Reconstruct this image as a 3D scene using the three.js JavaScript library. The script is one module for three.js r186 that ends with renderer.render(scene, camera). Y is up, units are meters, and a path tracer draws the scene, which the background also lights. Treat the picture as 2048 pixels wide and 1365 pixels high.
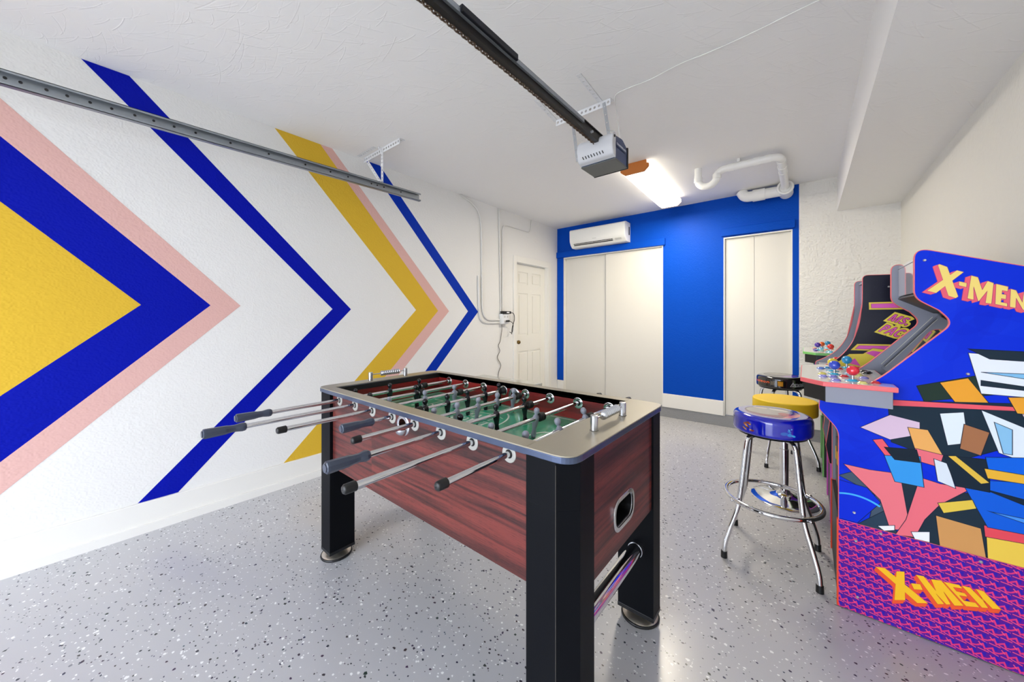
import * as THREE from 'three';
import { RoundedBoxGeometry } from 'three/addons/geometries/RoundedBoxGeometry.js';
import { mergeGeometries } from 'three/addons/utils/BufferGeometryUtils.js';
import { RectAreaLightUniformsLib } from 'three/addons/lights/RectAreaLightUniformsLib.js';

// ---------------------------------------------------------------- camera, sky, light, exposure
const scene = new THREE.Scene();
const camera = new THREE.PerspectiveCamera(2 * Math.atan(682.5 / 712.64) * 180 / Math.PI, 2048 / 1365, 0.05, 200);
camera.position.set(0, 1.27, 0);
camera.rotation.y = 39.544 * Math.PI / 180;
camera.setViewOffset(2048, 1365, 0, 45.4, 2048, 1365);
const renderer = new THREE.WebGLRenderer({ antialias: true });
renderer.toneMapping = THREE.LinearToneMapping;
renderer.toneMappingExposure = 1.87;
renderer.shadowMap.enabled = true;
RectAreaLightUniformsLib.init();
const SKY = new THREE.Color().setRGB(4.1, 4.45, 5.1);           // bright overcast sky seen through the open garage doorway
scene.background = SKY;
const LAMP = { power: 30, glow: 2.6 };                               // ceiling fluorescent: area light, and the glow of its diffuser
const WARM = new THREE.Color().setRGB(1, 0.9, 0.72);

// ---------------------------------------------------------------- helpers
const PI = Math.PI;
let seed = 7;
const rnd = () => { seed = (seed * 1664525 + 1013904223) >>> 0; return seed / 4294967296; };
const taken = new Map();
function numbered(n) { const k = taken.get(n) || 0; taken.set(n, k + 1); return k ? n + '_' + String(k).padStart(3, '0') : n; }
const V = (x, y, z) => new THREE.Vector3(x, y, z);
function uvBox(g) {                                               // uv in metres, projected along the dominant axis of each face
  g = g.index ? g.toNonIndexed() : g;
  if (!g.attributes.normal) g.computeVertexNormals();
  const p = g.attributes.position, n = g.attributes.normal, uv = new Float32Array(p.count * 2);
  for (let i = 0; i < p.count; i += 3) {
    let ax = 0, ay = 0, az = 0;
    for (let k = 0; k < 3; k++) { ax += Math.abs(n.getX(i + k)); ay += Math.abs(n.getY(i + k)); az += Math.abs(n.getZ(i + k)); }
    for (let k = 0; k < 3; k++) {
      const x = p.getX(i + k), y = p.getY(i + k), z = p.getZ(i + k);
      const [u, v] = ax >= ay && ax >= az ? [z, y] : ay >= az ? [x, z] : [x, y];
      uv[(i + k) * 2] = u; uv[(i + k) * 2 + 1] = v;
    }
  }
  g.setAttribute('uv', new THREE.BufferAttribute(uv, 2));
  return g;
}
function join(gs) {
  gs = [].concat(gs).map((g) => {
    g = g.index ? g.toNonIndexed() : g;
    for (const k of Object.keys(g.attributes)) if (!['position', 'normal', 'uv'].includes(k)) g.deleteAttribute(k);
    if (!g.attributes.uv) g.setAttribute('uv', new THREE.BufferAttribute(new Float32Array(g.attributes.position.count * 2), 2));
    return g;
  });
  return gs.length === 1 ? gs[0] : mergeGeometries(gs);
}
function obj(name, gs, mat, parent = scene) {
  const m = new THREE.Mesh(join(gs), mat);
  m.name = numbered(name); m.castShadow = m.receiveShadow = true;
  parent.add(m);
  return m;
}
function tag(o, label, category, group) { o.userData.label = label; o.userData.category = category; if (group) o.userData.group = group; return o; }
function thing(name, label, category, [x, y, z] = [0, 0, 0], group) {
  const o = new THREE.Group(); o.name = numbered(name); o.position.set(x, y, z); scene.add(o);
  return tag(o, label, category, group);
}
function struct(name, label) { const o = new THREE.Group(); o.name = numbered(name); scene.add(o); o.userData.kind = 'structure'; if (label) o.userData.label = label; return o; }
const bx = (w, h, d, x = 0, y = 0, z = 0, r = 0) => uvBox((r ? new RoundedBoxGeometry(w, h, d, 2, r) : new THREE.BoxGeometry(w, h, d)).translate(x, y, z));
const b2 = (x0, x1, y0, y1, z0, z1, r = 0) => bx(x1 - x0, y1 - y0, z1 - z0, (x0 + x1) / 2, (y0 + y1) / 2, (z0 + z1) / 2, r);
const cyl = (r0, r1, h, x, y, z, n = 24, axis = 'y') => {
  const g = new THREE.CylinderGeometry(r1, r0, h, n);
  if (axis === 'x') g.rotateZ(-PI / 2); if (axis === 'z') g.rotateX(PI / 2);
  return g.translate(x, y, z);
};
const sph = (r, x, y, z, n = 20) => new THREE.SphereGeometry(r, n, Math.round(n * 0.7)).translate(x, y, z);
const tor = (R, r, x, y, z, axis = 'y', n = 40, m = 10) => {
  const g = new THREE.TorusGeometry(R, r, m, n);
  if (axis === 'y') g.rotateX(PI / 2); if (axis === 'x') g.rotateY(PI / 2);
  return g.translate(x, y, z);
};
const lathe = (pts, n = 40) => new THREE.LatheGeometry(pts.map((p) => new THREE.Vector2(p[0], p[1])), n);
function tube(pts, r, seg = 60, n = 10, tension = 0.5, closed = false) {
  return new THREE.TubeGeometry(new THREE.CatmullRomCurve3(pts.map((p) => V(...p)), closed, 'catmullrom', tension), seg, r, n, closed);
}
function bent(pts, rad, r, n = 12) {                               // straight runs joined by rounded bends
  const path = new THREE.CurvePath(), P = pts.map((p) => V(...p));
  let from = P[0];
  for (let i = 1; i < P.length - 1; i++) {
    const a = P[i].clone().add(P[i - 1].clone().sub(P[i]).setLength(Math.min(rad, P[i - 1].distanceTo(P[i]) * 0.49)));
    const b = P[i].clone().add(P[i + 1].clone().sub(P[i]).setLength(Math.min(rad, P[i + 1].distanceTo(P[i]) * 0.49)));
    path.add(new THREE.LineCurve3(from, a)); path.add(new THREE.QuadraticBezierCurve3(a, P[i], b)); from = b;
  }
  path.add(new THREE.LineCurve3(from, P[P.length - 1]));
  const q = [];
  for (const c of path.curves) { const k = c.isLineCurve3 ? 2 : 9; for (let i = 0; i < k; i++) q.push(c.getPoint(i / k)); }
  q.push(P[P.length - 1]);
  const curve = new THREE.CatmullRomCurve3(q, false, 'centripetal');
  return new THREE.TubeGeometry(curve, q.length * 3, r, n, false);
}
function loft(sections, n = 14) {                                  // [y, rx, rz, x offset] ellipses stacked along y
  const pos = [], idx = [];
  for (const [y, rx, rz, ox = 0] of sections) for (let i = 0; i < n; i++) { const a = (i / n) * 2 * PI; pos.push(ox + rx * Math.cos(a), y, rz * Math.sin(a)); }
  const m = sections.length;
  for (let j = 0; j < m - 1; j++) for (let i = 0; i < n; i++) { const a = j * n + i, b = j * n + (i + 1) % n, c = a + n, d = b + n; idx.push(a, c, b, b, c, d); }
  for (const [j, flip] of [[0, 1], [m - 1, 0]]) { const c = pos.length / 3; pos.push(sections[j][3] || 0, sections[j][0], 0); for (let i = 0; i < n; i++) { const a = j * n + i, b = j * n + (i + 1) % n; flip ? idx.push(c, a, b) : idx.push(c, b, a); } }
  const g = new THREE.BufferGeometry();
  g.setAttribute('position', new THREE.Float32BufferAttribute(pos, 3)); g.setIndex(idx); g.computeVertexNormals();
  return g;
}
const shape = (pts, holes = []) => {
  const s = new THREE.Shape(pts.map((p) => new THREE.Vector2(p[0], p[1])));
  for (const h of holes) s.holes.push(h);
  return s;
};
const hole = (x, y, r, n = 14) => { const p = new THREE.Path(); for (let i = 0; i <= n; i++) { const a = -(i / n) * 2 * PI; i ? p.lineTo(x + r * Math.cos(a), y + r * Math.sin(a)) : p.moveTo(x + r, y); } return p; };
const rectHole = (x0, x1, y0, y1) => { const p = new THREE.Path(); p.moveTo(x0, y0); p.lineTo(x0, y1); p.lineTo(x1, y1); p.lineTo(x1, y0); p.lineTo(x0, y0); return p; };
const ext = (s, d, bevel = 0) => new THREE.ExtrudeGeometry(s, bevel ? { depth: d - 2 * bevel, bevelEnabled: true, bevelSize: bevel, bevelThickness: bevel, bevelSegments: 2, bevelOffset: -bevel, curveSegments: 10 } : { depth: d, bevelEnabled: false, curveSegments: 10 }).translate(0, 0, bevel);
const onLeft = (g) => g.rotateY(PI / 2);                           // shape (a, y) -> z = -a, depth -> +x
function rounded(pts) {                                            // [x, y, radius] corners -> rounded outline points
  const out = [], n = pts.length;
  for (let i = 0; i < n; i++) {
    const [x, y, r = 0] = pts[i], P = new THREE.Vector2(x, y);
    if (!r) { out.push([x, y]); continue; }
    const A = new THREE.Vector2(...pts[(i + n - 1) % n].slice(0, 2)).sub(P).setLength(r).add(P), B = new THREE.Vector2(...pts[(i + 1) % n].slice(0, 2)).sub(P).setLength(r).add(P);
    for (let k = 0; k <= 8; k++) { const t = k / 8, q = 1 - t; out.push([q * q * A.x + 2 * q * t * x + t * t * B.x, q * q * A.y + 2 * q * t * y + t * t * B.y]); }
  }
  return out;
}
function offset(pts, d) {                                          // grow a closed outline (either winding) by d
  let area = 0; const n = pts.length;
  for (let i = 0; i < n; i++) { const a = pts[i], b = pts[(i + 1) % n]; area += a[0] * b[1] - b[0] * a[1]; }
  const s = Math.sign(area);
  return pts.map((p, i) => {
    const a = pts[(i + n - 1) % n], b = pts[(i + 1) % n];
    const e1 = new THREE.Vector2(p[0] - a[0], p[1] - a[1]).normalize(), e2 = new THREE.Vector2(b[0] - p[0], b[1] - p[1]).normalize();
    const nrm = new THREE.Vector2((e1.y + e2.y) * s, -(e1.x + e2.x) * s).normalize();
    const k = Math.max(0.4, nrm.x * e1.y * s - nrm.y * e1.x * s);
    return [p[0] + nrm.x * d / k, p[1] + nrm.y * d / k];
  });
}
const path2 = (pts) => new THREE.Path(pts.map((p) => new THREE.Vector2(p[0], p[1])));

// ---------------------------------------------------------------- textures
const canvas = (w, h) => { const c = document.createElement('canvas'); c.width = w; c.height = h; return [c, c.getContext('2d')]; };
function tex(c, srgb = true, rx = 1, ry = 1) {
  const t = new THREE.CanvasTexture(c);
  if (srgb) t.colorSpace = THREE.SRGBColorSpace;
  t.wrapS = t.wrapT = THREE.RepeatWrapping; t.repeat.set(rx, ry);
  return t;
}
const hash = (x, y, s) => { let h = (x * 374761393 + y * 668265263 + s * 982451653) | 0; h = Math.imul(h ^ (h >>> 13), 1274126177); return ((h ^ (h >>> 16)) >>> 0) / 4294967296; };
function vnoise(x, y, per, s) {                                    // value noise that tiles every `per` cells
  const ix = Math.floor(x), iy = Math.floor(y), fx = x - ix, fy = y - iy, u = fx * fx * (3 - 2 * fx), v = fy * fy * (3 - 2 * fy);
  const m = (a) => ((a % per) + per) % per, h = (a, b) => hash(m(a), m(b), s);
  return (h(ix, iy) * (1 - u) + h(ix + 1, iy) * u) * (1 - v) + (h(ix, iy + 1) * (1 - u) + h(ix + 1, iy + 1) * u) * v;
}
function dataTex(n, f, rep, srgb = false) {
  const d = new Uint8Array(n * n * 4);
  for (let j = 0; j < n; j++) for (let i = 0; i < n; i++) { const c = f(i / n, j / n); for (let k = 0; k < 3; k++) d[(j * n + i) * 4 + k] = Math.max(0, Math.min(255, (Array.isArray(c) ? c[k] : c) * 255)); d[(j * n + i) * 4 + 3] = 255; }
  const t = new THREE.DataTexture(d, n, n); t.wrapS = t.wrapT = THREE.RepeatWrapping; t.magFilter = THREE.LinearFilter; t.repeat.set(rep, rep); t.needsUpdate = true;
  if (srgb) t.colorSpace = THREE.SRGBColorSpace;
  return t;
}
const peel = dataTex(512, (u, v) => 0.5 * vnoise(u * 160, v * 160, 160, 1) + 0.3 * vnoise(u * 80, v * 80, 80, 2) + 0.2 * vnoise(u * 24, v * 24, 24, 3), 1 / 1.1);
const rough = dataTex(512, (u, v) => { const a = vnoise(u * 14, v * 10, 2, 4), b = vnoise(u * 40, v * 40, 40, 5), c = vnoise(u * 120, v * 120, 120, 6), d = vnoise(u * 9, v * 9, 9, 7); return 0.25 * c + 0.35 * Math.max(0, b - 0.45) * (d > 0.45 ? 1.6 : 0.4) + 0.3 * d + 0 * a; }, 1 / 1.3);
const trowel = (() => {                                            // short scraped strokes of a trowelled ceiling
  const [c, g] = canvas(1024, 1024); g.fillStyle = '#808080'; g.fillRect(0, 0, 1024, 1024);
  for (let i = 0; i < 900; i++) {
    const x = rnd() * 1024, y = rnd() * 1024, a = (rnd() - 0.5) * 1.5 + 0.5, l = 20 + rnd() * 110, s = rnd() < 0.55 ? 255 : 30;
    g.strokeStyle = `rgba(${s},${s},${s},${0.06 + rnd() * 0.22})`; g.lineWidth = 0.8 + rnd() * 2.2;
    for (const dx of [-1024, 0, 1024]) for (const dy of [-1024, 0, 1024]) { g.beginPath(); g.moveTo(x + dx, y + dy); g.quadraticCurveTo(x + dx + Math.cos(a) * l * 0.5, y + dy + Math.sin(a) * l * 0.5 + 8, x + dx + Math.cos(a) * l, y + dy + Math.sin(a) * l); g.stroke(); }
  }
  return tex(c, false, 1 / 1.7, 1 / 1.7);
})();
const flecks = (() => {                                            // epoxy floor broadcast with black, white and slate flakes
  const N = 2048, [c, g] = canvas(N, N); g.fillStyle = '#bcbcbf'; g.fillRect(0, 0, N, N);
  for (let i = 0; i < 5200; i++) {
    const x = rnd() * N, y = rnd() * N, k = rnd(), s = (2.0 + rnd() * rnd() * 6.5), a = rnd() * PI, n = 4 + (rnd() * 3 | 0);
    g.fillStyle = k < 0.42 ? `rgb(${20 + rnd() * 30},${20 + rnd() * 32},${32 + rnd() * 34})` : k < 0.86 ? '#f0f1f0' : k < 0.94 ? '#80828a' : '#d6d6d6';
    const pt = []; for (let j = 0; j < n; j++) { const t = a + (j / n) * 2 * PI + rnd() * 0.5, r = s * (0.6 + rnd() * 0.6); pt.push([Math.cos(t) * r * 1.25, Math.sin(t) * r]); }
    for (const dx of [-N, 0, N]) for (const dy of [-N, 0, N]) { if (x + dx < -12 || x + dx > N + 12 || y + dy < -12 || y + dy > N + 12) continue; g.beginPath(); pt.forEach((p, j) => (j ? g.lineTo(x + dx + p[0], y + dy + p[1]) : g.moveTo(x + dx + p[0], y + dy + p[1]))); g.fill(); }
  }
  return tex(c, true, 1 / 1.75, 1 / 1.75);
})();
function woodTex(w, h, base, dark, light, s, streaks) {            // laminate with long grain along u
  const d = new Uint8Array(w * h * 4), P = 64;
  for (let j = 0; j < h; j++) for (let i = 0; i < w; i++) {
    const u = i / w, v = j / h, warp = 0.05 * vnoise(u * 3, v * 3, 3, s) + 0.008 * vnoise(u * 12, v * 8, 12, s + 1);
    const y = (v + warp) % 1, broad = vnoise(u * 2, y * 16, 16, s + 2), mid = vnoise(u * 4, y * P, P, s + 3), fine = vnoise(u * 24, y * 256, 256, s + 4), pore = vnoise(u * 64, y * 512, 512, s + 5);
    const k = Math.pow(broad, 2.2) * 0.75 + Math.pow(mid, 3) * 0.55 * streaks + (fine - 0.5) * 0.22 + (pore > 0.72 ? 0.2 : 0), t = Math.max(0, Math.min(1, k)), q = 0.5 * vnoise(u * 3, y * 5, 5, s + 6);
    for (let c = 0; c < 3; c++) { const b = base[c] + (light[c] - base[c]) * q; d[(j * w + i) * 4 + c] = b + (dark[c] - b) * t; }
    d[(j * w + i) * 4 + 3] = 255;
  }
  const t = new THREE.DataTexture(d, w, h); t.wrapS = t.wrapT = THREE.RepeatWrapping; t.magFilter = THREE.LinearFilter; t.colorSpace = THREE.SRGBColorSpace; t.repeat.set(1 / 1.5, 1 / 0.6); t.needsUpdate = true;
  return t;
}
const mahogany = woodTex(2048, 1024, [112, 46, 41], [36, 15, 16], [138, 70, 60], 11, 1.5);
const redwood = woodTex(512, 256, [150, 28, 28], [78, 12, 14], [176, 50, 42], 31, 0.7);

// ---------------------------------------------------------------- materials
const std = (color, roughness = 0.6, more = {}) => new THREE.MeshStandardMaterial({ color, roughness, ...more });
const phys = (color, roughness, more = {}) => new THREE.MeshPhysicalMaterial({ color, roughness, ...more });
const M = {
  wall: std('#e9e8e5', 0.75, { bumpMap: peel, bumpScale: 0.0018 }),
  plaster: std('#e6e4df', 0.8, { bumpMap: rough, bumpScale: 0.012 }),
  plaster2: std('#e4e2da', 0.8, { bumpMap: rough, bumpScale: 0.005 }),
  ceiling: std('#f0efee', 0.75, { bumpMap: trowel, bumpScale: 0.006 }),
  floor: phys('#ffffff', 0.36, { map: flecks, clearcoat: 0.4, clearcoatRoughness: 0.2 }),
  kerb: std('#8d8e90', 0.55, { bumpMap: peel, bumpScale: 0.003 }),
  trim: std('#eceae4', 0.5),
  blueStripe: phys('#0414a2', 0.55, { specularIntensity: 0.18, bumpMap: peel, bumpScale: 0.0018 }),
  blueStripe2: phys('#0433ac', 0.55, { specularIntensity: 0.18, bumpMap: peel, bumpScale: 0.0018 }),
  blueWall: phys('#0248b6', 0.5, { specularIntensity: 0.18, bumpMap: peel, bumpScale: 0.0012 }),
  yellowPaint: phys('#dcb43a', 0.6, { specularIntensity: 0.18, bumpMap: peel, bumpScale: 0.0018 }),
  pinkPaint: phys('#dfb3ab', 0.6, { specularIntensity: 0.18, bumpMap: peel, bumpScale: 0.0018 }),
  door: std('#eeece4', 0.45), closet: std('#dbd8d0', 0.4),
  brass: std('#7a6238', 0.3, { metalness: 1 }),
  galv: std('#9aa0a6', 0.42, { metalness: 0.75 }), whiteMetal: std('#e6e7ea', 0.45),
  zinc: std('#c5c9cf', 0.3, { metalness: 0.85 }),
  dark: std('#16171a', 0.5), black: std('#0b0c0f', 0.4), rail: std('#1a1716', 0.4, { metalness: 0.3 }),
  chain: std('#6c5c50', 0.35, { metalness: 0.9 }), navyMetal: std('#10141f', 0.35, { metalness: 0.4 }),
  lens: phys('#d9dade', 0.35, { transmission: 0.12, thickness: 0 }), openerBlue: std('#34456e', 0.45), openerGrey: std('#5d605f', 0.5),
  pvc: std('#f0f0ee', 0.32), plastic: std('#efefec', 0.35), greyPlastic: std('#c9c9c5', 0.5),
  oak: std('#c4722a', 0.5), diffuser: std('#ffffff', 0.5, { emissive: WARM.clone(), emissiveIntensity: LAMP.glow }),
  mahogany: phys('#ffffff', 0.42, { map: mahogany, specularIntensity: 0.7, clearcoat: 0.1, clearcoatRoughness: 0.2 }),
  redwood: phys('#ffffff', 0.35, { map: redwood, clearcoat: 0.4, clearcoatRoughness: 0.15 }),
  topTaupe: std('#a49c89', 0.36, { metalness: 0.3 }), edgeBand: std('#525d76', 0.24, { metalness: 0.6 }),
  tableBlack: phys('#07090e', 0.5, { specularIntensity: 0.22 }), chrome: std('#e4e5e8', 0.07, { metalness: 1 }), nickel: std('#e2dacd', 0.42, { metalness: 1 }), satin: std('#c9cbd0', 0.25, { metalness: 1 }),
  escut: std('#b4b3ac', 0.4, { metalness: 0.2 }), grip: std('#3a4253', 0.3), manBlack: std('#0d0f18', 0.22), manGrey: std('#8f929e', 0.3), rubber: std('#0c0c0d', 0.6),
  grey: std('#8d909e', 0.5), salmon: std('#ee6a6e', 0.4), orangeRed: std('#e8431e', 0.4), green: std('#7cc46a', 0.4), magenta: std('#d257c4', 0.4), white: std('#e8e9ec', 0.4),
  deckTop: phys('#dcdcda', 0.2, { clearcoat: 0.6, clearcoatRoughness: 0.06 }), glass: phys('#0b0c10', 0.04, { clearcoat: 1, clearcoatRoughness: 0.03 }),
  yellowVinyl: std('#f0c81e', 0.5), darkSlot: std('#1b1c1c', 0.7),
  concrete: std('#b8b4ab', 0.85, { bumpMap: peel, bumpScale: 0.003 }),
};
const ball = {}; const ballM = (c) => ball[c] || (ball[c] = phys(c, 0.12, { clearcoat: 1, clearcoatRoughness: 0.04 }));

// ---------------------------------------------------------------- room shell
const XL = -3.039, XR = 0.672, ZB = -4.807, ZF = 2.3, H = 2.683;
const floor = obj('floor', b2(XL - 0.12, XR + 0.12, -0.1, 0, ZB - 0.7, ZF + 0.14), M.floor); floor.userData.kind = 'structure';
const ceil = obj('ceiling', b2(XL - 0.12, XR + 0.12, H, H + 0.14, ZB - 0.7, ZF + 0.14), M.ceiling); ceil.userData.kind = 'structure';
const drive = obj('driveway', b2(-14, 12, -0.2, -0.02, ZF + 0.14, 18), M.concrete); drive.userData.kind = 'structure';
const soffit = obj('ceiling_soffit', b2(0.238, XR, 2.34, H, ZB, ZF), M.ceiling); soffit.userData.kind = 'structure';

const wallL = struct('wall_left');
const DZ0 = 3.766, DZ1 = 4.53, DH = 2.035;                         // door hole, as -z
obj('painted_plaster', uvBox(onLeft(ext(shape([[-ZF, 0], [-ZF, H], [-ZB, H], [-ZB, 0], [DZ1, 0], [DZ1, DH], [DZ0, DH], [DZ0, 0]]), 0.12)).translate(XL - 0.12, 0, 0)), M.wall, wallL);
const LO = 0.178;
function stripe(pts, mat, label) {                                 // paint film on the wall: points are [a = -z, y]
  const m = obj('painted_stripe', uvBox(onLeft(ext(shape(pts), 0.0012)).translate(XL, 0, 0)), mat, wallL); m.userData.label = label;
}
const HT = H - 0.001, ext45 = (ap, tip, y) => ap[0] + (tip[0] - ap[0]) * (y - ap[1]) / (tip[1] - ap[1]);
// chevrons: apex [a, y] and one point on each arm
const edge = (ap, up, lo) => ({ ap, top: [ext45(ap, up, HT), HT], low: [ext45(ap, lo, LO), LO] });
const eY = edge([0.228, 1.35], [-0.25, 1.842], [-0.25, 0.889]), eB = edge([0.548, 1.356], [-0.25, 2.162], [-0.25, 0.566]), eP = edge([0.71, 1.357], [-0.25, 2.348], [-0.25, 0.407]);
const e2a = edge([1.335, 1.347], [0.001, 2.683], [0.216, 0.179]), e2b = edge([1.491, 1.348], [0.18, 2.683], [0.387, 0.175]);
const e3a = edge([2.158, 1.354], [0.919, 2.68], [0.975, 0.177]), e3b = edge([2.437, 1.351], [1.236, 2.685], [1.869, 0.778]), e3c = edge([2.589, 1.348], [1.331, 2.683], [2.041, 0.804]);
const e4a = edge([2.875, 1.352], [1.628, 2.68], [2.274, 0.724]), e4b = edge([3.04, 1.348], [1.774, 2.67], [2.413, 0.714]);
const chev = (a, b) => [a.low, a.ap, a.top, b.top, b.ap, b.low];
const clipF = (p) => p.map(([a, y]) => [Math.max(a, -ZF + 0.001), y]);
const cut = (e) => { const s = (t) => [-ZF + 0.001, e.ap[1] + (t[1] - e.ap[1]) * (e.ap[0] + ZF) / (e.ap[0] - t[0])]; return { ap: e.ap, top: e.top[0] < -ZF ? s(e.top) : e.top, low: e.low[0] < -ZF ? s(e.low) : e.low }; };
stripe([cut(eY).low, eY.ap, cut(eY).top], M.yellowPaint, 'large yellow painted arrowhead');
stripe(clipF(chev(cut(eY), cut(eB))), M.blueStripe, 'broad blue chevron band');
stripe(clipF(chev(cut(eB), cut(eP))), M.pinkPaint, 'pink chevron band beside the broad blue one');
stripe(chev(e2a, e2b), M.blueStripe, 'narrow blue chevron in the middle of the wall');
stripe(chev(e3a, e3b), M.yellowPaint, 'yellow chevron band');
stripe(chev(e3b, e3c), M.pinkPaint, 'thin pink chevron beside the yellow one');
stripe(chev(e4a, e4b), M.blueStripe2, 'narrow blue chevron nearest the door');
const bl = struct('baseboard_left');
obj('board', b2(XL, XL + 0.016, 0, LO, -3.70, ZF, 0.004), M.trim, bl);
obj('shoe_moulding', uvBox(onLeft(ext(shape([[-ZF, 0], [-ZF, 0.05], [3.70, 0.05], [3.70, 0]]), 0.014)).translate(XL + 0.016, 0, 0)), M.trim, bl);
const bl2 = struct('baseboard_left'); bl2.name = 'trim_8';
obj('board', b2(XL, XL + 0.016, 0, LO, ZB, -4.62, 0.004), M.trim, bl2);

// six-panel door in the left wall
const d1 = struct('door_1', 'white six-panel door in the mural wall');
obj('door_slab', b2(XL - 0.095, XL - 0.06, 0.005, DH - 0.005, -DZ1 + 0.004, -DZ0 - 0.004), M.door, d1);
const face = XL - 0.06;
for (const [y0, y1] of [[0, 0.2], [0.80, 1.03], [1.615, 1.75], [1.915, 2.03]]) obj('door_rail', b2(face, face + 0.009, y0 + 0.006, y1, -DZ1 + 0.115, -DZ0 - 0.115), M.door, d1);
for (const [z0, z1] of [[-DZ1 + 0.004, -DZ1 + 0.115], [-DZ0 - 0.115, -DZ0 - 0.004], [-4.198, -4.098]]) obj('door_stile', b2(face, face + 0.0092, 0.006, DH - 0.006, z0, z1), M.door, d1);
for (const [y0, y1] of [[0.2, 0.80], [1.03, 1.615], [1.75, 1.915]]) for (const [z0, z1] of [[-DZ1 + 0.115, -4.198], [-4.098, -DZ0 - 0.115]]) obj('raised_panel', b2(face - 0.002, face + 0.007, y0 + 0.022, y1 - 0.022, z0 + 0.022, z1 - 0.022, 0.003), M.door, d1);
const knob = obj('door_knob', [cyl(0.028, 0.028, 0.008, face + 0.013, 0.942, -3.825, 20, 'x'), cyl(0.01, 0.01, 0.04, face + 0.03, 0.942, -3.825, 14, 'x'), sph(0.027, face + 0.06, 0.942, -3.825)], M.brass, d1);
const t1 = struct('trim_1');
obj('casing', b2(XL, XL + 0.018, 0, DH + 0.085, -DZ0, -DZ0 + 0.066, 0.004), M.trim, t1);
obj('casing', b2(XL, XL + 0.018, 0, DH + 0.085, -DZ1 - 0.08, -DZ1, 0.004), M.trim, t1);
obj('casing', b2(XL, XL + 0.018, DH, DH + 0.085, -DZ1, -DZ0, 0.004), M.trim, t1);
obj('jamb', [b2(XL - 0.12, XL, 0, DH, -DZ0 - 0.003, -DZ0 + 0.0), b2(XL - 0.12, XL, 0, DH, -DZ1, -DZ1 + 0.003)], M.trim, t1);

// back wall: blue section with two closet openings, white section, kerb
const wallB = struct('wall_back');
const KY = 0.125, C = [[-2.925, -1.431], [-0.749, -0.112]], CT = 2.216;
const xs = -0.058;
obj('blue_section', uvBox(ext(shape([[XL, 0.3], [C[0][0], 0.3], [C[0][0], CT], [C[0][1], CT], [C[0][1], 0.3], [C[1][0], 0.3], [C[1][0], CT], [C[1][1], CT], [C[1][1], 0.3], [xs, 0.3], [xs, H], [XL, H]]), 0.14).translate(0, 0, ZB - 0.14)), M.blueWall, wallB);
obj('white_section', b2(xs, XR, KY, H, ZB - 0.14, ZB), M.plaster, wallB);
obj('lower_section', [b2(XL, C[0][0], KY, 0.3, ZB - 0.14, ZB + 0.001), b2(C[0][1], C[1][0], KY, 0.3, ZB - 0.14, ZB + 0.001), b2(C[1][1], xs, KY, 0.3, ZB - 0.14, ZB + 0.001)], M.wall, wallB);
const closetBack = obj('wall_closet', b2(XL - 0.12, XR + 0.12, 0, H, ZB - 0.7, ZB - 0.62), M.wall); closetBack.userData.kind = 'structure';
const kb = obj('trim_2', b2(XL, XR, 0, KY, ZB - 0.14, ZB + 0.006), M.kerb); kb.userData.kind = 'structure';
const bb = struct('baseboard_back');
obj('board', b2(C[0][1], C[1][0], KY + 0.002, 0.3, ZB + 0.001, ZB + 0.014, 0.004), M.trim, bb);
obj('board', b2(XL + 0.02, C[0][0], KY + 0.002, 0.3, ZB + 0.001, ZB + 0.014, 0.004), M.trim, bb);
obj('board', b2(C[1][1], XR, KY + 0.002, 0.3, ZB + 0.0005, ZB + 0.012, 0.004), M.trim, bb);
const hd = struct('trim_3');
obj('header_board', b2(XL + 0.002, -1.40, CT, CT + 0.09, ZB, ZB + 0.032, 0.003), M.blueWall, hd);
obj('header_board', b2(-0.765, -0.09, CT + 0.012, CT + 0.1, ZB, ZB + 0.032, 0.003), M.blueWall, hd);
obj('jamb_board', b2(-3.03, -2.925, 0.31, CT, ZB, ZB + 0.012, 0.003), M.blueWall, hd);
const jl = struct('trim_4');
for (const [a, b] of C) obj('jamb_liner', [b2(a, a + 0.012, KY, CT, ZB - 0.14, ZB - 0.001), b2(b - 0.012, b, KY, CT, ZB - 0.14, ZB - 0.001), b2(a + 0.012, b - 0.012, CT - 0.014, CT, ZB - 0.14, ZB + 0.004)], M.trim, jl);
const d2 = struct('door_2', 'wide white sliding closet door pair');
obj('sliding_panel', b2(C[0][0] + 0.013, -2.2, KY + 0.012, CT - 0.016, ZB - 0.085, ZB - 0.06, 0.003), M.closet, d2);
obj('sliding_panel', b2(-2.232, C[0][1] - 0.013, KY + 0.012, CT - 0.016, ZB - 0.052, ZB - 0.025, 0.003), M.closet, d2);
const d3 = struct('door_3', 'narrow white bifold closet door');
obj('folding_panel', b2(C[1][0] + 0.013, -0.452, KY + 0.012, CT - 0.016, ZB - 0.06, ZB - 0.03, 0.002), M.closet, d3);
obj('folding_panel', b2(-0.449, C[1][1] - 0.013, KY + 0.012, CT - 0.016, ZB - 0.06, ZB - 0.03, 0.002), M.closet, d3);

const wallR = obj('wall_right', b2(XR, XR + 0.12, 0, H, ZB - 0.14, ZF), M.plaster2); wallR.userData.kind = 'structure';
// front wall with the open garage doorway the daylight comes through
const OX0 = -2.72, OX1 = 0.36, OH = 2.18;
const wallF = obj('wall_front', uvBox(ext(shape([[XL - 0.12, 0], [OX0, 0], [OX0, OH], [OX1, OH], [OX1, 0], [XR + 0.12, 0], [XR + 0.12, H], [XL - 0.12, H]]), 0.14).translate(0, 0, ZF)), M.wall); wallF.userData.kind = 'structure';

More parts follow.
